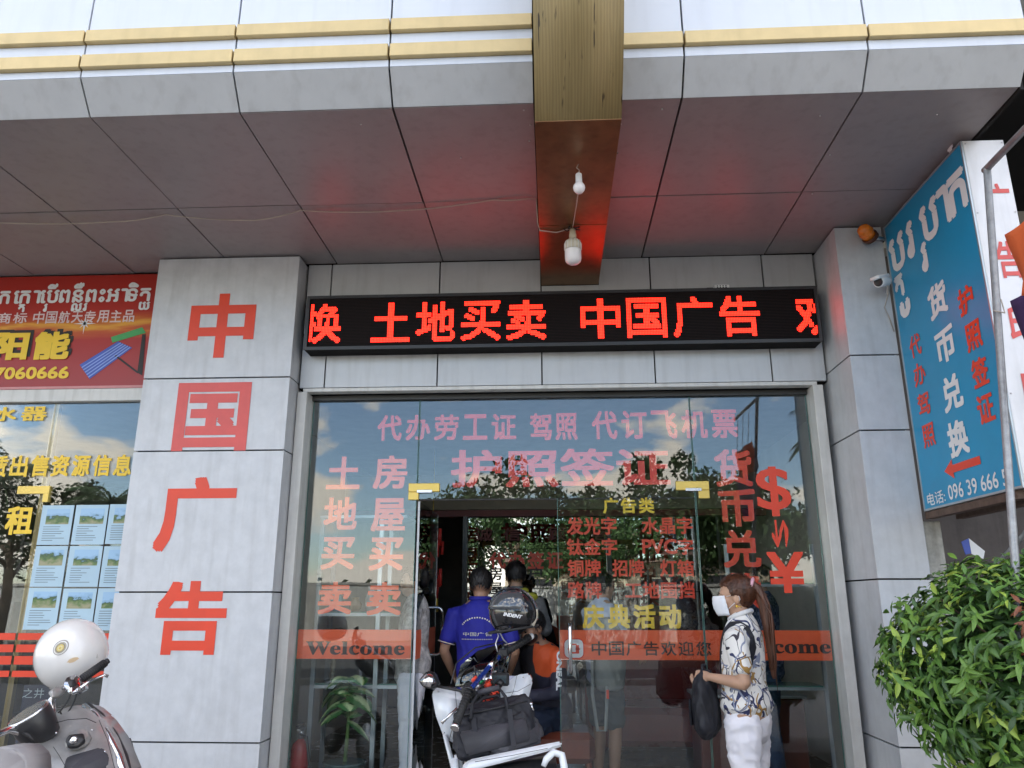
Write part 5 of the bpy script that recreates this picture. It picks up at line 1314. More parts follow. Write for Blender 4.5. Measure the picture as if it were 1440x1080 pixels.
pa('seat', slab([(668, 1052, 3.98), (690, 1022, 4.05), (740, 1004, 4.12), (760, 1020, 4.10), (766, 1044, 3.98), (700, 1068, 3.86)], .2, .02, 3), M_seatgrey)
pa('seat_fairing', slab([(648, 1078, 3.80), (660, 1068, 3.84), (768, 1046, 3.92), (789, 1042, 3.96), (791, 1049, 3.95), (772, 1056, 3.90), (700, 1074, 3.80), (652, 1086, 3.76)], .05, .008, 3), M_wpaint)
q = B(); tube(q, [P(764, 1078, 3.86), P(768, 1068, 3.87), P(778, 1058, 3.9), (P(790, 1062, 3.9)), P(793, 1078, 3.88), P(793, 1100, 3.86)], [.012, .016, .018, .018, .018, .016], 10); pa('grab_rail', q, M_wpaint)
pa('side_body', slab([(660, 1090, 3.82), (780, 1066, 3.94), (790, 1130, 3.9), (760, 1200, 3.8), (670, 1200, 3.75)], .3, .03), M_blackpl)
# bars
Lg0, Lg1 = P(641, 1020, 3.86), P(659, 972, 3.98)
Rg0, Rg1 = P(745, 896, 4.52), P(704, 922, 4.40)
q = B(); tube(q, [Lg0, Lg1], [.019, .018], 14); pa('grip', q, M_rubber)
q = B(); tube(q, [Rg1, Rg0], [.018, .019], 14); pa('grip', q, M_rubber)
q = B(); ico(q, Rg0 + (Rg0 - Rg1).normalized() * .008, .019, 2); pa('bar_end', q, M_white)
q = B(); tube(q, [Lg0, Lg0 + (Lg0 - Lg1).normalized() * .018], .021, 14); pa('bar_end', q, M_chrome)
q = B(); tube(q, [Lg1, P(668, 962, 4.1), P(686, 940, 4.30), P(702, 924, 4.39), Rg1], .0125, 10); pa('handlebar', q, mat('blue_anodised', (.03, .08, .45), .25, .7))
q = B(); tube(q, [P(688, 938, 4.31), P(697, 928, 4.36)], .015, 10); tube(q, [P(678, 951, 4.25), P(683, 945, 4.28)], .015, 10); pa('handlebar_clamp', q, M_chrome)
q = B(); tube(q, [P(643, 996, 3.90), P(630, 1008, 3.87), P(621, 1017, 3.86)], [.007, .006, .008], 8); pa('brake_lever', q, M_chrome)
q = B(); tube(q, [P(700, 918, 4.36), P(690, 950, 4.26), P(690, 956, 4.24)], [.006, .007, .01], 8); pa('brake_lever', q, M_chrome)
for nm, c_ in (('switch_housing', (657, 972, 4.0)), ('switch_housing', (708, 918, 4.41))):
    p = P(*c_); q = B(); box(q, p.x - .025, p.x + .025, p.y - .03, p.y + .03, p.z - .02, p.z + .022, .006); pa(nm, q, M_blackpl)
q = B()
for a, b_ in (((664, 968, 4.18), (694, 958, 4.3)), ((668, 975, 4.18), (700, 968, 4.3)), ((700, 930, 4.38), (705, 962, 4.3)), ((694, 936, 4.3), (680, 982, 4.2)), ((660, 975, 4.12), (676, 992, 4.16)), ((712, 922, 4.42), (690, 975, 4.28)), ((650, 980, 4.1), (672, 985, 4.2)), ((720, 915, 4.44), (700, 975, 4.32))):
    p1_, p2_ = P(*a), P(*b_); tube(q, sag(p1_, p2_, .02, 6), .0035, 6)
pa('cables', q, M_rubber)
for (x, y, Y, m, rr) in ((683, 966, 4.24, M_red, .014), (694, 972, 4.27, M_red, .016), (672, 962, 4.2, mat('green_anodised', (.02, .3, .12), .3, .6), .014), (664, 958, 4.17, M_red, .010), (668, 968, 4.19, M_steel, .016), (680, 958, 4.24, M_chrome, .013), (700, 964, 4.3, M_blackpl, .02)):
    q = B(); p = P(x, y, Y); tube(q, [p, p + Vector((.02, .015, .018))], rr, 10); pa('fitting', q, m)
# mirror
mv = [P(588, 957, 4.24), P(600, 943, 4.26), P(610, 945, 4.26), P(616, 962, 4.22), P(606, 969, 4.2), (P(594, 966, 4.22))]
pa('mirror', hull(mv + [v + Vector((.01, .05, -.01)) for v in mv], .006, 2), M_blackpl)
gv = [v.lerp(sum(mv, Vector()) / 6, .18) + Vector((0, -.0035, 0)) for v in mv]; pa('mirror_glass', hull(gv + [v + Vector((0, .003, 0)) for v in gv], 0), M_chrome)
q = B(); tube(q, [P(614, 965, 4.24), P(630, 968, 4.22), P(652, 972, 4.15)], .007, 8); pa('mirror_stem', q, M_blackpl)
q = B(); tube(q, [P(700, 918, 4.40), P(697, 905, 4.42), P(701, 895, 4.44), P(699, 886, 4.45)], .004, 6); pa('mirror_stem', q, M_steel)
# wheels (below the picture)
for (X, Y, rr) in ((ca.x - .12, 4.75, .28), (ca.x + .10, 3.55, .28)):
    Mw_ = Matrix.Translation((X, Y, rr + .008)) @ Matrix.Rotation(R(12), 4, 'Z') @ Matrix.Rotation(R(90), 4, 'Y')
    prof = [(rr - .09, -.05), (rr - .02, -.06), (rr, -.03), (rr, .03), (rr - .02, .06), (rr - .09, .05)]
    q = B(); lathe(q, prof, 28, Mw_); wh = pa('wheel', q, M_rubber)
    q = B(); lathe(q, [(.02, -.052), (rr - .1, -.054), (rr - .1, .054), (.02, .052)], 20, Mw_); obj('rim', q, M_steel, wh)
q = B(); tube(q, [P(676, 1000, 4.45), (ca.x - .11, 4.72, .3)], .03, 8); pa('fork', q, M_blackpl)
q = B(); box(q, ca.x - .15, ca.x + .14, 3.7, 4.3, .22, .32, .02); pa('floorboard', q, M_blackpl)
q = B(); tube(q, [(ca.x - .1, 4.0, .25), (ca.x - .32, 3.95, .01)], .012, 8); pa('side_stand', q, M_steel)

# seams, bolts and extra cables of the white scooter
q = B()
for pl_ in ([(640, 968, 4.325), (643, 1000, 4.21), (632, 1040, 4.165)], [(706, 975, 4.375), (728, 972, 4.40), (746, 962, 4.445)], [(727, 950, 4.44), (722, 972, 4.40), (712, 993, 4.36)], [(668, 1071, 3.80), (720, 1062, 3.83), (770, 1052, 3.88)]):
    tube(q, [P(*a) + Vector((0, -.006, 0)) for a in pl_], .0013, 4)
pa('panel_seams', q, M_blackpl)
for (x, y, Y) in ((617, 972, 4.30), (645, 1026, 4.16), (736, 952, 4.44), (714, 990, 4.35), (625, 1030, 4.17)):
    q = B(); ico(q, P(x, y, Y) + Vector((0, -.014, 0)), .0055, 1); pa('bolt', q, M_steel)
q = B(); rgc = random.Random(3)
for k in range(9):
    a = P(rgc.uniform(652, 700), rgc.uniform(935, 975), rgc.uniform(4.15, 4.3)); b_ = P(rgc.uniform(655, 708), rgc.uniform(970, 995), rgc.uniform(4.2, 4.32)); tube(q, sag(a, b_, rgc.uniform(-.02, .03), 7), rgc.uniform(.002, .0045), 6)
o = pa('cables', q, M_rubber)
q = B()
for k in range(5):
    a = P(680 + k * 3, 985 - k * 3, 4.16 + k * .02); tube(q, [a, a + Vector((.01, .005, -.015)), a + Vector((.02, 0, .004)), a + Vector((.035, .01, -.006))], .005, 6)
pa('red_cable_coil', q, M_red)
q = B(); p = P(700, 955, 4.32); box(q, p.x - .07, p.x + .06, p.y, p.y + .03, p.z - .035, p.z + .03, .008); pa('dashboard', q, M_blackpl)
q = B(); box(q, p.x - .055, p.x + .045, p.y - .004, p.y - .0005, p.z - .02, p.z + .018); pa('display', q, mat('dash_display', (.05, .07, .08), .1, coat=1))
q = B(); tube(q, [Lg1, Lg1 + (Lg1 - Lg0).normalized() * .012], .024, 14); tube(q, [Rg1, Rg1 + (Rg1 - Rg0).normalized() * .012], .024, 14); pa('grip_flange', q, M_blackpl)
for (g0_, g1_) in ((Lg0, Lg1), (Rg1, Rg0)):
    q = B(); dg = (g1_ - g0_)
    for k in range(1, 12): tube(q, [g0_ + dg * (k / 12 - .012), g0_ + dg * (k / 12 + .012)], .0203, 12)
    pa('grip_ribs', q, M_blackpl)

def helmet(name, c, Mrot, r, shell, label, cut=-.45, tiltcut=.35):
    root = empty(name, c, 0, label, 'helmet')
    q = B(); bmesh.ops.create_uvsphere(q, u_segments=36, v_segments=24, radius=1)
    for v in q.verts: v.co = Vector((v.co.x * r * .92, v.co.y * r * 1.08, v.co.z * r))
    bmesh.ops.bisect_plane(q, geom=list(q.verts) + list(q.edges) + list(q.faces), plane_co=(0, 0, cut * r), plane_no=Vector((0, tiltcut, -1)).normalized(), clear_outer=True)
    for f in q.faces: f.smooth = True
    q.transform(Mrot)
    o = obj('shell', q, shell, root, keep=False); sm = o.modifiers.new('t', 'SOLIDIFY'); sm.thickness = .012; sm.offset = -1
    q = B(); bmesh.ops.create_uvsphere(q, u_segments=24, v_segments=16, radius=1)
    for v in q.verts: v.co = Vector((v.co.x * r * .78, v.co.y * r * .92, v.co.z * r * .86))
    bmesh.ops.bisect_plane(q, geom=list(q.verts) + list(q.edges) + list(q.faces), plane_co=(0, 0, (cut + .06) * r), plane_no=Vector((0, tiltcut, -1)).normalized(), clear_outer=True)
    q.transform(Mrot); o = obj('lining', q, M_rubber, root, keep=False); sm = o.modifiers.new('t', 'SOLIDIFY'); sm.thickness = .02
    return root
# black helmet over the mirror
hc = P(722, 862, 4.47)
Mr_ = Matrix.Rotation(R(-12), 4, 'Y') @ Matrix.Rotation(R(18), 4, 'X') @ Matrix.Rotation(R(35), 4, 'Z')
hk = helmet('helmet', hc, Mr_, .142, mat('gloss_black_shell', (.012, .012, .014), .12, coat=.8), 'glossy black open face helmet with white lettering hanging on the white scooter mirror', cut=-.55, tiltcut=-.25)
q = B(); 
for j in range(7):
    pass
# visor band
q = B(); gr = []
for j in range(6):
    row = []
    for i in range(15):
        a = R(200 + i * 100 / 14); e2 = R(8 + j * 9); rr = .150
        row.append(q.verts.new(Vector((rr * cos(e2) * cos(a), rr * cos(e2) * sin(a), rr * sin(e2)))))
    gr.append(row)
for j in range(5):
    for i in range(14): q.faces.new((gr[j][i], gr[j][i + 1], gr[j + 1][i + 1], gr[j + 1][i])).smooth = True
o = obj('visor', q, mat('smoke_visor', (.10, .11, .12), .08, .4, coat=1.0), hk, keep=False); o.modifiers.new('t', 'SOLIDIFY').thickness = .003
q = B(); put(q, 'INDENT', (-.048, -.1505, -.012), (1, 0, -.16), (0.16, 0, 1), .098, .019, .04, shear=.25); o = obj('lettering', q, M_white, hk, keep=False)
for v in o.data.vertices: v.co.y = -math.sqrt(max(.0001, .1475 ** 2 - v.co.x ** 2 - v.co.z ** 2)) * 1.04
q = B(); ring = [Vector((.135 * cos(a), .15 * sin(a), -.085 + .02 * cos(a))) for a in [2 * pi * k / 30 for k in range(31)]]; tube(q, ring, .007, 6); obj('edge_trim', q, M_rubber, hk, keep=False)
q = B(); tube(q, [(.105, -.085, -.07), (.125, -.06, -.02), (.125, -.06, .02)], .012, 8); obj('ear_pad', q, mat('beige_padding', (.5, .45, .36), .8), hk, keep=False)
q = B(); ico(q, (.128, -.02, .02), .014, 2); obj('visor_pivot', q, M_chrome, hk, keep=False)
q = B(); tube(q, [(-.08, -.05, -.09), (-.05, -.06, -.14), (-.03, -.05, -.16)], .004, 5); obj('chin_strap', q, mat('grey_webbing', (.3, .3, .3), .8), hk, keep=False)

# laptop bag hanging in front
lb = empty('laptop_bag', P(694, 1030, 4.0), 0, 'black laptop bag with short carry handles hanging on the white scooter', 'bag')
v = [P(636, 997, 4.04), P(744, 976, 4.10), P(757, 1040, 4.04), P(745, 1056, 3.98), P(652, 1077, 3.88), P(634, 1062, 3.90)]
q = hull(v + [a + Vector((.005, .10, 0)) for a in v], .03, 3)
bmesh.ops.subdivide_edges(q, edges=list(q.edges), cuts=2, use_grid_fill=True)
me = folds(remesh(q, .008, 3), .005, (14, 14, 22)); me.transform(Matrix.Translation(-lb.location)); meobj('body', me, M_bag, lb)
v = [P(646, 1030, 3.955), P(738, 1010, 4.02), P(746, 1042, 3.975), P(657, 1063, 3.875)]
obj('front_pocket', hull([a + Vector((0, -.012, 0)) for a in v] + [a + Vector((0, .03, 0)) for a in v], .008, 2), M_seatgrey, lb)
q = B()
for (a, b_) in (((642, 1008, 4.005), (742, 986, 4.065)),): tube(q, [P(*a), P(*b_)], .004, 6)
obj('zip', q, M_blackpl, lb)
q = B(); hp_ = [P(662, 1012, 3.98), P(664, 990, 4.03), P(672, 975, 4.06), P(702, 968, 4.08), P(711, 980, 4.06), P(714, 1000, 4.02)]; tube(q, hp_, .008, 8); hd2 = obj('handle', q, M_bag, lb)
q = B(); tube(q, [P(672, 975, 4.055), P(687, 970, 4.065), P(702, 967, 4.075)], .014, 10); obj('handle_wrap', q, M_seatgrey, hd2)
q = B(); hp_ = [P(668, 1004, 4.09), P(670, 990, 4.12), P(680, 982, 4.14), P(700, 978, 4.16), P(708, 990, 4.14)]; tube(q, hp_, .008, 8); obj('handle', q, M_bag, lb)
for (x0, y0, x1, y1) in ((662, 1010, 668, 1060), (713, 998, 719, 1050)):
    q = prism([P(x0, y0, 3.985), P(x0 + 7, y0 - 1, 3.985), P(x1 + 7, y1 - 1, 3.90), P(x1, y1, 3.90)], (0, .012, 0)); obj('webbing', q, M_bag, lb)
q = B(); ico(q, P(747, 990, 4.05), .009, 2); tube(q, [P(747, 990, 4.05), P(750, 1000, 4.05)], .005, 6); obj('strap_ring', q, M_chrome, lb)

# ---- silver scooter, bottom left
M_silver = mat('silver_paint', (.40, .39, .38), .36, .45, var=.16, vscale=14, coat=.3, dirt=.3)
cb_ = P(70, 1060, 3.0)
sb = empty('scooter', (cb_.x, 3.0, 0), R(-35), 'silver scooter with round black speedometer at the lower left corner', 'scooter')
def pb_(name, bm, m, **k): return part(name, bm, m, sb, **k)
pb_('leg_shield', slab([(60, 1020, 3.02), (92, 1000, 3.10), (112, 996, 3.14), (140, 1012, 3.14), (160, 1040, 3.10), (178, 1085, 3.02), (176, 1130, 2.95), (60, 1130, 2.8), (36, 1060, 2.9)], .12, .03, 3), M_silver)
pb_('neck_cover', slab([(76, 1000, 3.14), (100, 992, 3.2), (118, 996, 3.2), (134, 1010, 3.16), (100, 1022, 3.05), (78, 1022, 3.05)], .14, .02, 3), M_silver)
pb_('glovebox_panel', slab([(84, 1092, 2.86), (92, 1064, 2.95), (140, 1050, 3.03), (150, 1062, 3.02), (152, 1092, 2.98)], .03, .01, 2), M_seatgrey)
pb_('key_plate', slab([(88, 1040, 2.97), (98, 1026, 3.0), (120, 1024, 3.03), (126, 1040, 3.03), (112, 1052, 2.98), (92, 1054, 2.95)], .03, .008, 2), M_silver)
pb_('ignition_recess', slab([(91, 1040, 2.955), (97, 1032, 2.97), (117, 1030, 3.0), (119, 1042, 2.99), (108, 1050, 2.97), (95, 1051, 2.95)], .012, .004, 1), M_blackpl)
q = B(); p = P(104, 1041, 2.955); lathe(q, [(.004, .0), (.014, .0), (.014, .012), (.003, .013)], 16, Matrix.Translation(p) @ Matrix.Rotation(R(60), 4, 'X')); pb_('ignition', q, M_chrome)
q = B(); tube(q, [P(118, 992, 3.22), P(134, 1006, 3.18), P(152, 1034, 3.12), P(166, 1062, 3.06), P(176, 1100, 2.98)], [.010, .012, .013, .014, .014], 10); pb_('shield_trim', q, M_chrome)
q = B(); tube(q, [P(124, 992, 3.26), P(142, 1006, 3.22), P(162, 1034, 3.16), P(176, 1064, 3.10), P(184, 1100, 3.02)], .012, 8); pb_('shield_edge', q, M_blackpl)
# pod
Mp = Matrix.Translation(P(47, 1015, 2.98)) @ Vector((-.38, -.42, .82)).to_track_quat('Z', 'Y').to_matrix().to_4x4()
q = B(); lathe(q, [(.030, -.10), (.060, -.07), (.070, -.02), (.072, .03), (.069, .035)], 30, Mp); pod = pb_('speedometer_pod', q, M_blackpl)
q = B(); lathe(q, [(.066, .030), (.0725, .034), (.0725, .040), (.064, .042)], 30, Mp); obj('bezel', q, M_chrome, pod)
q = B(); lathe(q, [(.001, .0395), (.063, .039), (.063, .041), (.001, .0415)][::1], 30, Mp); obj('dial', q, mat('dial_face', (.30, .26, .22), .15, .3, var=.6, vscale=14, coat=1), pod)
# bars
q = B(); tube(q, [P(-30, 1040, 2.78), P(-6, 1034, 2.83), P(12, 1026, 2.88), P(24, 1028, 2.92), P(46, 1040, 2.98), P(66, 1030, 3.04), P(74, 1005, 3.10), P(72, 985, 3.12), P(82, 972, 3.15), P(96, 964, 3.19)], .0125, 12); pb_('handlebar', q, M_chrome)
q = B(); tube(q, [P(112, 957, 3.23), P(148, 932, 3.32)], [.0165, .0165], 14); pb_('grip', q, M_rubber)
q = B(); tube(q, [P(148, 932, 3.32), P(152, 929, 3.33)], .012, 12); pb_('bar_end', q, M_blackpl)
pb_('switch_housing', slab([(88, 962, 3.14), (93, 952, 3.17), (106, 948, 3.2), (114, 956, 3.2), (116, 968, 3.18), (102, 976, 3.13), (96, 976, 3.12)], .05, .008, 2), M_chrome)
pb_('switch_recess', slab([(95, 958, 3.143), (105, 954, 3.165), (108, 962, 3.165), (98, 966, 3.14)], .006, .002, 1), M_blackpl)
pb_('brake_reservoir', slab([(66, 973, 3.08), (80, 963, 3.12), (86, 972, 3.12), (72, 982, 3.07)], .04, .005, 2), M_silver)
q = B(); tube(q, [P(112, 968, 3.16), P(128, 957, 3.22), P(146, 949, 3.27), P(152, 951, 3.28)], [.006, .005, .005, .0075], 8); pb_('brake_lever', q, M_chrome)
q = B(); tube(q, sag(P(100, 976, 3.13), P(82, 1002, 3.08), .01, 6), .003, 6); tube(q, sag(P(112, 966, 3.17), P(84, 1000, 3.12), .05, 8), .003, 6); tube(q, [P(28, 1028, 2.93), P(40, 1034, 2.9), P(50, 1044, 2.92)], .006, 6); pb_('cables', q, M_rubber)
pb_('seat', slab([(-60, 1060, 2.6), (0, 1050, 2.62), (22, 1052, 2.64), (36, 1066, 2.64), (38, 1130, 2.6), (-60, 1130, 2.5)], .14, .03, 3), mat('pale_grey_seat', (.30, .29, .29), .45, var=.1))
pb_('front_body', slab([(100, 1040, 3.2), (150, 1035, 3.25), (175, 1120, 3.15), (90, 1120, 3.0)], .2, .03), M_blackpl)
for (X, Y, rr) in ((cb_.x + .2, 3.45, .27), (cb_.x - .45, 2.35, .27)):
    Mw_ = Matrix.Translation((X, Y, rr + .008)) @ Matrix.Rotation(R(-35), 4, 'Z') @ Matrix.Rotation(R(90), 4, 'Y')
    q = B(); lathe(q, [(rr - .09, -.04), (rr - .02, -.05), (rr, -.03), (rr, .03), (rr - .02, .05), (rr - .09, .04)], 28, Mw_); wh = pb_('wheel', q, M_rubber)
    q = B(); lathe(q, [(.02, -.042), (rr - .1, -.044), (rr - .1, .044), (.02, .042)], 20, Mw_); obj('rim', q, M_steel, wh)
q = B(); tube(q, [P(104, 1030, 3.15), (cb_.x + .18, 3.43, .3)], .03, 8); pb_('fork', q, M_steel)
q = B(); box(q, cb_.x - .5, cb_.x - .15, 2.4, 2.8, .3, .72, .05); pb_('rear_body', q, M_silver)
q = B(); box(q, cb_.x - .22, cb_.x + .12, 2.7, 3.1, .25, .33, .02); pb_('floorboard', q, M_blackpl)
q = B()
for pl_ in ([(80, 1016, 3.0), (96, 1012, 3.02), (122, 1010, 3.06), (136, 1016, 3.09)], [(76, 1050, 2.93), (84, 1062, 2.925), (100, 1090, 2.88)], [(140, 1012, 3.12), (152, 1040, 3.06), (162, 1080, 3.0)]):
    tube(q, [P(*a) + Vector((0, -.004, 0)) for a in pl_], .0013, 4)
pb_('panel_seams', q, M_blackpl)
for (x, y, Y) in ((82, 1030, 2.95), (132, 1026, 3.06), (150, 1056, 3.03), (88, 1085, 2.87)):
    q = B(); ico(q, P(x, y, Y) + Vector((0, -.012, 0)), .0045, 1); pb_('screw', q, M_chrome)
q = B(); dg = P(148, 932, 3.32) - P(112, 957, 3.23)
for k in range(1, 14): tube(q, [P(112, 957, 3.23) + dg * (k / 14 - .012), P(112, 957, 3.23) + dg * (k / 14 + .012)], .0178, 12)
pb_('grip_ribs', q, M_blackpl)
# white helmet
hc = P(101, 920, 3.42)
M_hw = mat('cream_white_shell', (.74, .73, .71), .18, var=.04, vscale=10, coat=.7, dirt=.06)
Mr_ = Matrix.Rotation(R(-16), 4, 'Y') @ Matrix.Rotation(R(14), 4, 'X')
hw = helmet('helmet', hc, Mr_, .149, M_hw, 'white open face helmet with a round gold crest hanging on the silver scooter handlebar', cut=-.66, tiltcut=.12)
CX, CZ = .046, .058
def onsphere(bm, pts, rr, M_):
    vs = []
    for (x, z) in pts: vs.append(bm.verts.new(M_ @ Vector((x, -math.sqrt(max(1e-5, 1 - (x / .137) ** 2 - (z / .149) ** 2)) * .1609 - rr, z))))
    return vs
for (r0, m, off) in ((.027, mat('crest_grey', (.30, .28, .25), .4), .001), (.0235, M_hw, .0016), (.020, mat('crest_dark', (.22, .20, .17), .4), .0022), (.013, mat('crest_gold', (.55, .42, .12), .3, .4), .0028)):
    q = B(); q.faces.new(onsphere(q, [(CX + r0 * cos(2 * pi * k / 28), CZ + r0 * sin(2 * pi * k / 28)) for k in range(28)], off, Mr_)); obj('crest', q, m, hw, keep=False)
q = B()
for k in range(12):
    a = 2 * pi * k / 12; c0, s0 = cos(a), sin(a); q.faces.new(onsphere(q, [(CX + .005 * c0 - .0014 * s0, CZ + .005 * s0 + .0014 * c0), (CX + .005 * c0 + .0014 * s0, CZ + .005 * s0 - .0014 * c0), (CX + .0125 * c0, CZ + .0125 * s0)], .0034, Mr_))
for k in range(26):
    a = 2 * pi * k / 26; q.faces.new(onsphere(q, [(CX + rr_ * cos(a + d_), CZ + rr_ * sin(a + d_)) for rr_, d_ in ((.0165, -.05), (.0165, .05), (.0192, .05), (.0192, -.05))], .0034, Mr_))
obj('crest_rays', q, mat('crest_pale', (.65, .6, .4), .4), hw, keep=False)
q = B(); q.faces.new(onsphere(q, [(.078 + .016 * cos(2 * pi * k / 14) * (1 + .2 * sin(3 * k)), -.006 + .009 * sin(2 * pi * k / 14)) for k in range(14)], .0012, Mr_)); obj('scuff', q, mat('tan_scuff', (.60, .45, .28), .6), hw, keep=False)
q = B(); ring = [Mr_ @ Vector((.099 * cos(a), .116 * sin(a), -.090 + .014 * sin(a))) for a in [2 * pi * k / 40 for k in range(41)]]; tube(q, ring, .0055, 6); obj('edge_trim', q, mat('grey_trim', (.25, .25, .25), .5), hw, keep=False)
q = B(); tube(q, [Mr_ @ Vector(p) for p in ((.118, -.06, .035), (.126, -.04, .0), (.125, -.045, -.04))], .005, 6); obj('visor_rail', q, M_hw, hw, keep=False)

# ================================================================== BUSH
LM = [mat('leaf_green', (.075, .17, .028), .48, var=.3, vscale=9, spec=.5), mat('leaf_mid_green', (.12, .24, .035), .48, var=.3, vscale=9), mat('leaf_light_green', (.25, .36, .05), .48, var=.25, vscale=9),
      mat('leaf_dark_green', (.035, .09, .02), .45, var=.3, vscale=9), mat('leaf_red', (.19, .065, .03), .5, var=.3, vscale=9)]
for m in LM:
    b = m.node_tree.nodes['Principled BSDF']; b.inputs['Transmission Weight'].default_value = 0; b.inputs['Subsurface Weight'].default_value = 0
bu = empty('bush', (2.03, 3.35, 0), 0, 'clipped glossy green bush with some reddish young leaves below the blue sign', 'bush')
def leafgeo(Mt, bm=None, L=.075, W_=.024, mi=0, fold_=.25, droop=.3):
    own = bm is None
    if own: bm = B()
    rows = []
    for f_, ww in ((0, .08), (.22, .75), (.5, 1.0), (.78, .6), (1, .0)):
        z = -droop * L * f_ * f_
        if ww == 0 or f_ == 1: rows.append([bm.verts.new(Mt @ Vector((0, L * f_, z)))])
        else: rows.append([bm.verts.new(Mt @ Vector((k * W_ * ww * .5, L * f_, z + abs(k) * fold_ * W_ * ww))) for k in (-1, 0, 1)])
    for a, b_ in zip(rows, rows[1:]):
        if len(b_) == 3:
            for k in range(2): f = bm.faces.new((a[k], a[k + 1], b_[k + 1], b_[k])); f.material_index = mi; f.smooth = True
        else:
            for k in range(2): f = bm.faces.new((a[k], a[k + 1], b_[0])); f.material_index = mi; f.smooth = True
    return bm
leafmeshes = []
for mi in range(5):
    for var in range(3):
        q = leafgeo(Matrix(), L=.078 + .012 * (var - 1), W_=.024 + .003 * (var - 1), fold_=.18 + .12 * var, droop=.15 + .22 * var)
        me = bpy.data.meshes.new('leaf'); q.to_mesh(me); q.free(); me.materials.append(LM[mi])
        for p in me.polygons: p.use_smooth = True
        leafmeshes.append(me)
bc = Vector((2.03, 3.42, 1.17)); rng = random.Random(11)
leaves = []
def surf_r(d):
    n_ = mnoise.noise(d * 1.7 + Vector((3, 1, 2))) * .10 + mnoise.noise(d * 4.5) * .05
    return Vector((d.x * .66 * (1 + .38 * min(0, d.z)), d.y * .54, d.z * .52)) * (1 + n_)
red_c = [Vector((-.05, -.75, .62)).normalized(), Vector((-.25, -.8, .52)).normalized(), Vector((.45, -.85, -.25)).normalized()]
for k in range(1750):
    d = Vector((rng.gauss(0, 1), rng.gauss(0, 1), rng.gauss(0, 1))).normalized()
    if d.y > .75: continue
    tipc = bc + surf_r(d) * rng.uniform(.90, 1.07)
    red = any((d - rc).length < .34 for rc in red_c) and rng.random() < .7
    tw = (d + Vector((rng.uniform(-.5, .5), rng.uniform(-.5, .5), rng.uniform(-.1, .7)))).normalized()
    shade = rng.random()
    base_mi = 4 if red else (0 if shade < .35 else 1 if shade < .66 else 2 if shade < (.80 + .12 * max(0, d.x)) else 3)
    nl = rng.randint(4, 7)
    for j in range(nl):
        an = j * 2.4 + rng.uniform(0, 1); side = tw.orthogonal(); side.rotate(Matrix.Rotation(an, 3, tw))
        ld = (tw * rng.uniform(.25, .9) + side * .9 + Vector((0, 0, -.12))).normalized()
        p = tipc - tw * .012 * j
        zax = (tw + Vector((0, 0, .5))).normalized(); xax = ld.cross(zax).normalized(); zax = xax.cross(ld)
        Mt = Matrix.Translation(p) @ Matrix((xax, ld, zax)).transposed().to_4x4() @ Matrix.Rotation(rng.uniform(-.5, .5), 4, 'Y')
        mi = base_mi if rng.random() < .8 else rng.choice((0, 1, 3))
        leaves.append(((p - CAM).length + (0 if d.y < .1 else 9), Mt, mi, rng.randint(0, 2), rng.uniform(.5, .98)))
# inner dark leaves to close the crown
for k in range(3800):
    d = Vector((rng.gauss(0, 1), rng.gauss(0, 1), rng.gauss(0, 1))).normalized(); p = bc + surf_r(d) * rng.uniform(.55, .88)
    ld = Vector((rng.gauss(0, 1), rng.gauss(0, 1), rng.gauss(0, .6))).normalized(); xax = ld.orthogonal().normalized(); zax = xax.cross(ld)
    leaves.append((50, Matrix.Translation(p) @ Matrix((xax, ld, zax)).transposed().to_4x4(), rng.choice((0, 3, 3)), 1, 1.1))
leaves.sort(key=lambda a: a[0])
for i, (dd_, Mt, mi, var, sc) in enumerate(leaves[:300]):
    o = bpy.data.objects.new('leaf', leafmeshes[mi * 3 + var]); COL.objects.link(o); o.parent = bu; o.matrix_parent_inverse = worldm(bu).inverted()
    l_, r_q, s_q = (Mt @ Matrix.Scale(sc, 4)).decompose(); o.location = l_; o.rotation_euler = r_q.to_euler(); o.scale = s_q
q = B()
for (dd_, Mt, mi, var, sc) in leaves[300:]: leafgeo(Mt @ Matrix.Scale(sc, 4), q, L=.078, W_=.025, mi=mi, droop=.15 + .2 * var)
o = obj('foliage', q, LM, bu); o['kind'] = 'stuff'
M_bark = mat('bush_bark', (.12, .085, .055), .85, var=.3, vscale=20, bump=.3)
q = B()
for k in range(16):
    an = k * 2.4; d = Vector((cos(an), sin(an), rng.uniform(.2, 1.2))).normalized()
    tube(q, [(2.03 + .02 * cos(an), 3.38 + .02 * sin(an), .28), (2.04 + .05 * cos(an), 3.4 + .05 * sin(an), .75), bc + surf_r(d) * .45, bc + surf_r(d) * .92], [.016, .013, .008, .003], 6)
obj('branches', q, M_bark, bu)
q = B(); tube(q, [(2.0, 3.35, 0), (2.02, 3.37, .18), (2.03, 3.38, .35)], [.05, .04, .032], 10); obj('trunk', q, M_bark, bu)
pl = tag(boxo('planter', (1.70, 2.5, 3.05, 3.85, 0.0, .30), M_conc, bev=.01), 'low grey concrete planter under the clipped bush', 'planter')

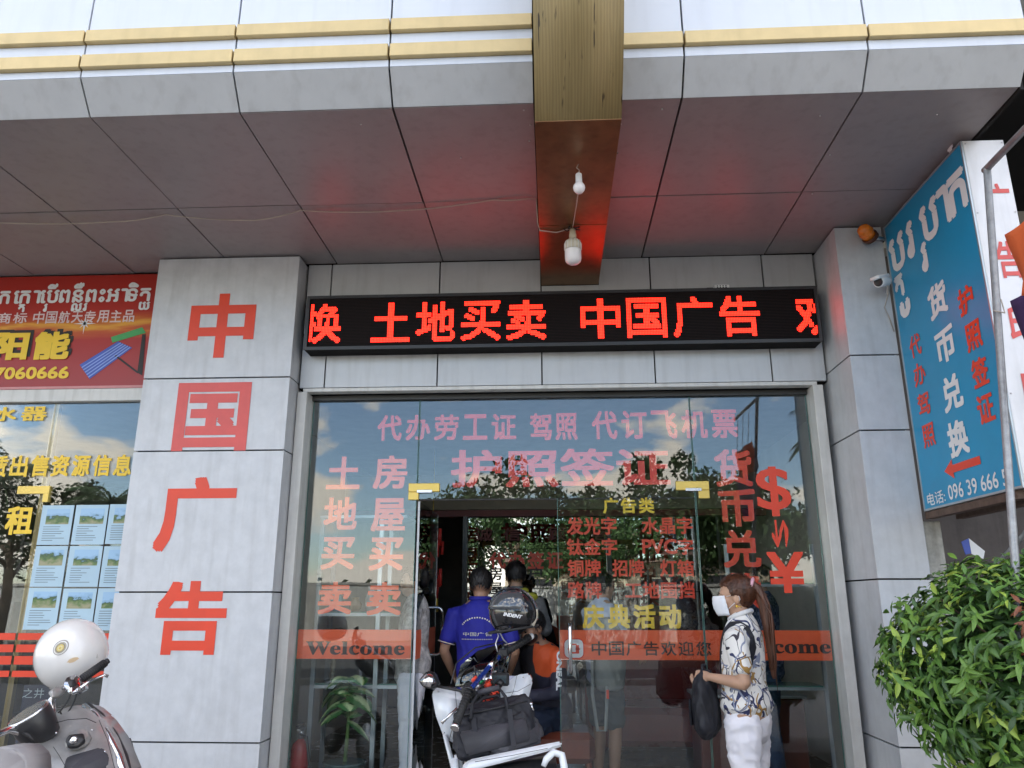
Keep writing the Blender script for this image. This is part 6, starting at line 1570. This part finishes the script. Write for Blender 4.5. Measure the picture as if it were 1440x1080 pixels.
# ================================================================== ACROSS THE STREET (seen in the glass)
def tree(x, y, h, cr_, n, seed, label, col=(.05, .09, .025)):
    rg = random.Random(seed); rt = empty('tree', (x, y, 0), 0, label, 'tree', 'trees across the street')
    M_l = mat('street_leaf_%d' % (seed % 3), col, .6, var=.4, vscale=1.2)
    q = B(); tube(q, [(x, y, 0), (x + .1, y, h * .3), (x - .05, y, h * .55), (x, y, h * .8)], [.22, .17, .12, .05], 9)
    ends = []
    for k in range(11):
        an = k * 2.4; z0 = h * rg.uniform(.35, .7); L = cr_ * rg.uniform(.55, .95)
        e = Vector((x + cos(an) * L, y + sin(an) * L, z0 + h * rg.uniform(.12, .35))); ends.append(e)
        tube(q, [(x, y, z0), ((x + e.x) / 2, (y + e.y) / 2, (z0 + e.z) / 2 + .2), e], [.07, .045, .015], 6)
    ends.append(Vector((x, y, h * .95)))
    obj('trunk', q, M_bark, rt)
    q = B(); cl = [(e + Vector((rg.gauss(0, .5), rg.gauss(0, .5), rg.gauss(0, .35))), rg.uniform(.45, .95)) for e in ends for _ in range(4)]
    for k in range(n):
        c_, r_ = rg.choice(cl); d = Vector((rg.gauss(0, 1), rg.gauss(0, 1), rg.gauss(0, .8))).normalized() * r_ * rg.uniform(.5, 1.1)
        p = c_ + d; a = Vector((rg.gauss(0, 1), rg.gauss(0, 1), rg.gauss(0, 1))).normalized(); b_ = a.orthogonal().normalized(); s1 = rg.uniform(.07, .15); s2 = s1 * .5
        q.faces.new([q.verts.new(v) for v in (p - a * s1, p + b_ * s2, p + a * s1, p - b_ * s2)])
    o = obj('crown', q, M_l, rt); o['kind'] = 'stuff'
tree(-1.6, -15.6, 5.6, 2.3, 5200, 1, 'feathery spreading tree across the street, left of the middle')
tree(3.2, -16.0, 5.7, 2.3, 6500, 2, 'dense rounded tree across the street in the middle')
tree(6.4, -15.2, 5.2, 2.2, 5600, 3, 'broad leafy tree across the street beside the palm')
tree(1.0, -19.5, 5.2, 2.1, 4200, 4, 'lower tree across the street behind the middle ones')
tree(-18.5, -15, 5.5, 2.3, 4200, 5, 'leafy tree across the street at the far left')
def palm(x, y, h, seed, label):
    rg = random.Random(seed); rt = empty('palm_tree', (x, y, 0), 0, label, 'palm tree', 'palms across the street')
    q = B(); n = 14; tube(q, [(x + .1 * sin(k * .4), y, h * k / n) for k in range(n + 1)], [.2 - .08 * k / n + (.015 if k % 2 else 0) for k in range(n + 1)], 10); obj('trunk', q, M_bark, rt)
    M_p = mat('palm_frond', (.035, .065, .022), .55, var=.3)
    top_ = Vector((x + .1 * sin(n * .4), y, h))
    for k in range(18):
        an = k * 2.4; up0 = rg.uniform(-.1, 1.1); L = rg.uniform(1.5, 2.1); hd3 = Vector((cos(an), sin(an), 0)); q = B(); pts = []
        for j in range(9): f_ = j / 8; pts.append(top_ + hd3 * L * f_ * .85 + Vector((0, 0, up0 * L * f_ - 1.0 * L * f_ * f_ * .75)))
        tube(q, pts, [.025] * 4 + [.015] * 4 + [.006], 4); sdv = hd3.cross(Vector((0, 0, 1)))
        for j in range(26):
            f_ = .08 + .9 * j / 26; i0 = min(7, int(f_ * 8)); p = pts[i0].lerp(pts[i0 + 1], f_ * 8 - i0); ll = .55 * sin(pi * (f_ * .8 + .15)) + .08
            for s_ in (-1, 1):
                e = p + sdv * s_ * ll * .8 + hd3 * ll * .45 + Vector((0, 0, -ll * .45)); w3 = hd3 * .018
                q.faces.new([q.verts.new(v) for v in (p - w3, p + w3, e)])
        obj('frond', q, M_p, rt)
palm(8.9, -13.0, 6.4, 21, 'palm tree across the street right of the leafy trees')
palm(-17.0, -12.0, 5.0, 22, 'tall palm across the street at the far left')
palm(-13.6, -12.5, 4.4, 23, 'shorter palm across the street left of the low wall')
wl_ = empty('boundary_wall', (-6, -19, 0), 0, 'long pale wall with a low roof edge across the street', 'wall')
obj('wall', box(B(), -30, 30, -21.2, -21, 0, 2.1), mat('pale_wall', (.38, .38, .36), .8, var=.15, vscale=.6, dirt=.3), wl_)
obj('coping', box(B(), -30, 30, -21.25, -20.95, 2.1, 2.2), M_conc, wl_)
for i in range(13): obj('pier', box(B(), -30 + i * 5, -29.6 + i * 5, -20.99, -20.9, 0, 2.1), M_conc, wl_)
sh2 = empty('shop_house', (2.5, -25, 0), 0, 'low shop house with dark openings across the street behind the trees', 'house')
obj('wall', box(B(), -2.5, 9.5, -29, -24, 0, 3.4), mat('ochre_wall', (.34, .28, .2), .85, var=.2, vscale=.8, dirt=.3), sh2)
obj('roof', box(B(), -2.9, 9.9, -29.4, -23.4, 3.41, 3.6), mat('rusty_roof', (.16, .09, .07), .7), sh2)
for i in range(4): obj('window', box(B(), -1.8 + i * 2.8, .0 + i * 2.8, -23.99, -23.95, 1.0, 2.6), M_blackpl, sh2)
# far tree line
q = B(); rg = random.Random(5)
for k in range(9000):
    an = rg.uniform(0, 2 * pi); x = rg.uniform(-90, 90); y = -60 + rg.uniform(-6, 6); z = abs(rg.gauss(0, 1)) * .9 * (1 + .5 * mnoise.noise(Vector((x * .08, 0, 0)))) + .2
    p = Vector((x, y, z)); a = Vector((rg.gauss(0, 1), rg.gauss(0, 1), rg.gauss(0, 1))).normalized(); b_ = a.orthogonal().normalized()
    q.faces.new([q.verts.new(v) for v in (p - a * .4, p + b_ * .25, p + a * .4, p - b_ * .25)])
tag(obj('far_tree_line', q, mat('far_foliage', (.05, .08, .03), .8)), 'distant belt of trees beyond the street', 'trees', kind='stuff')
for _o in [_to]:
    bpy.data.objects.remove(_o)
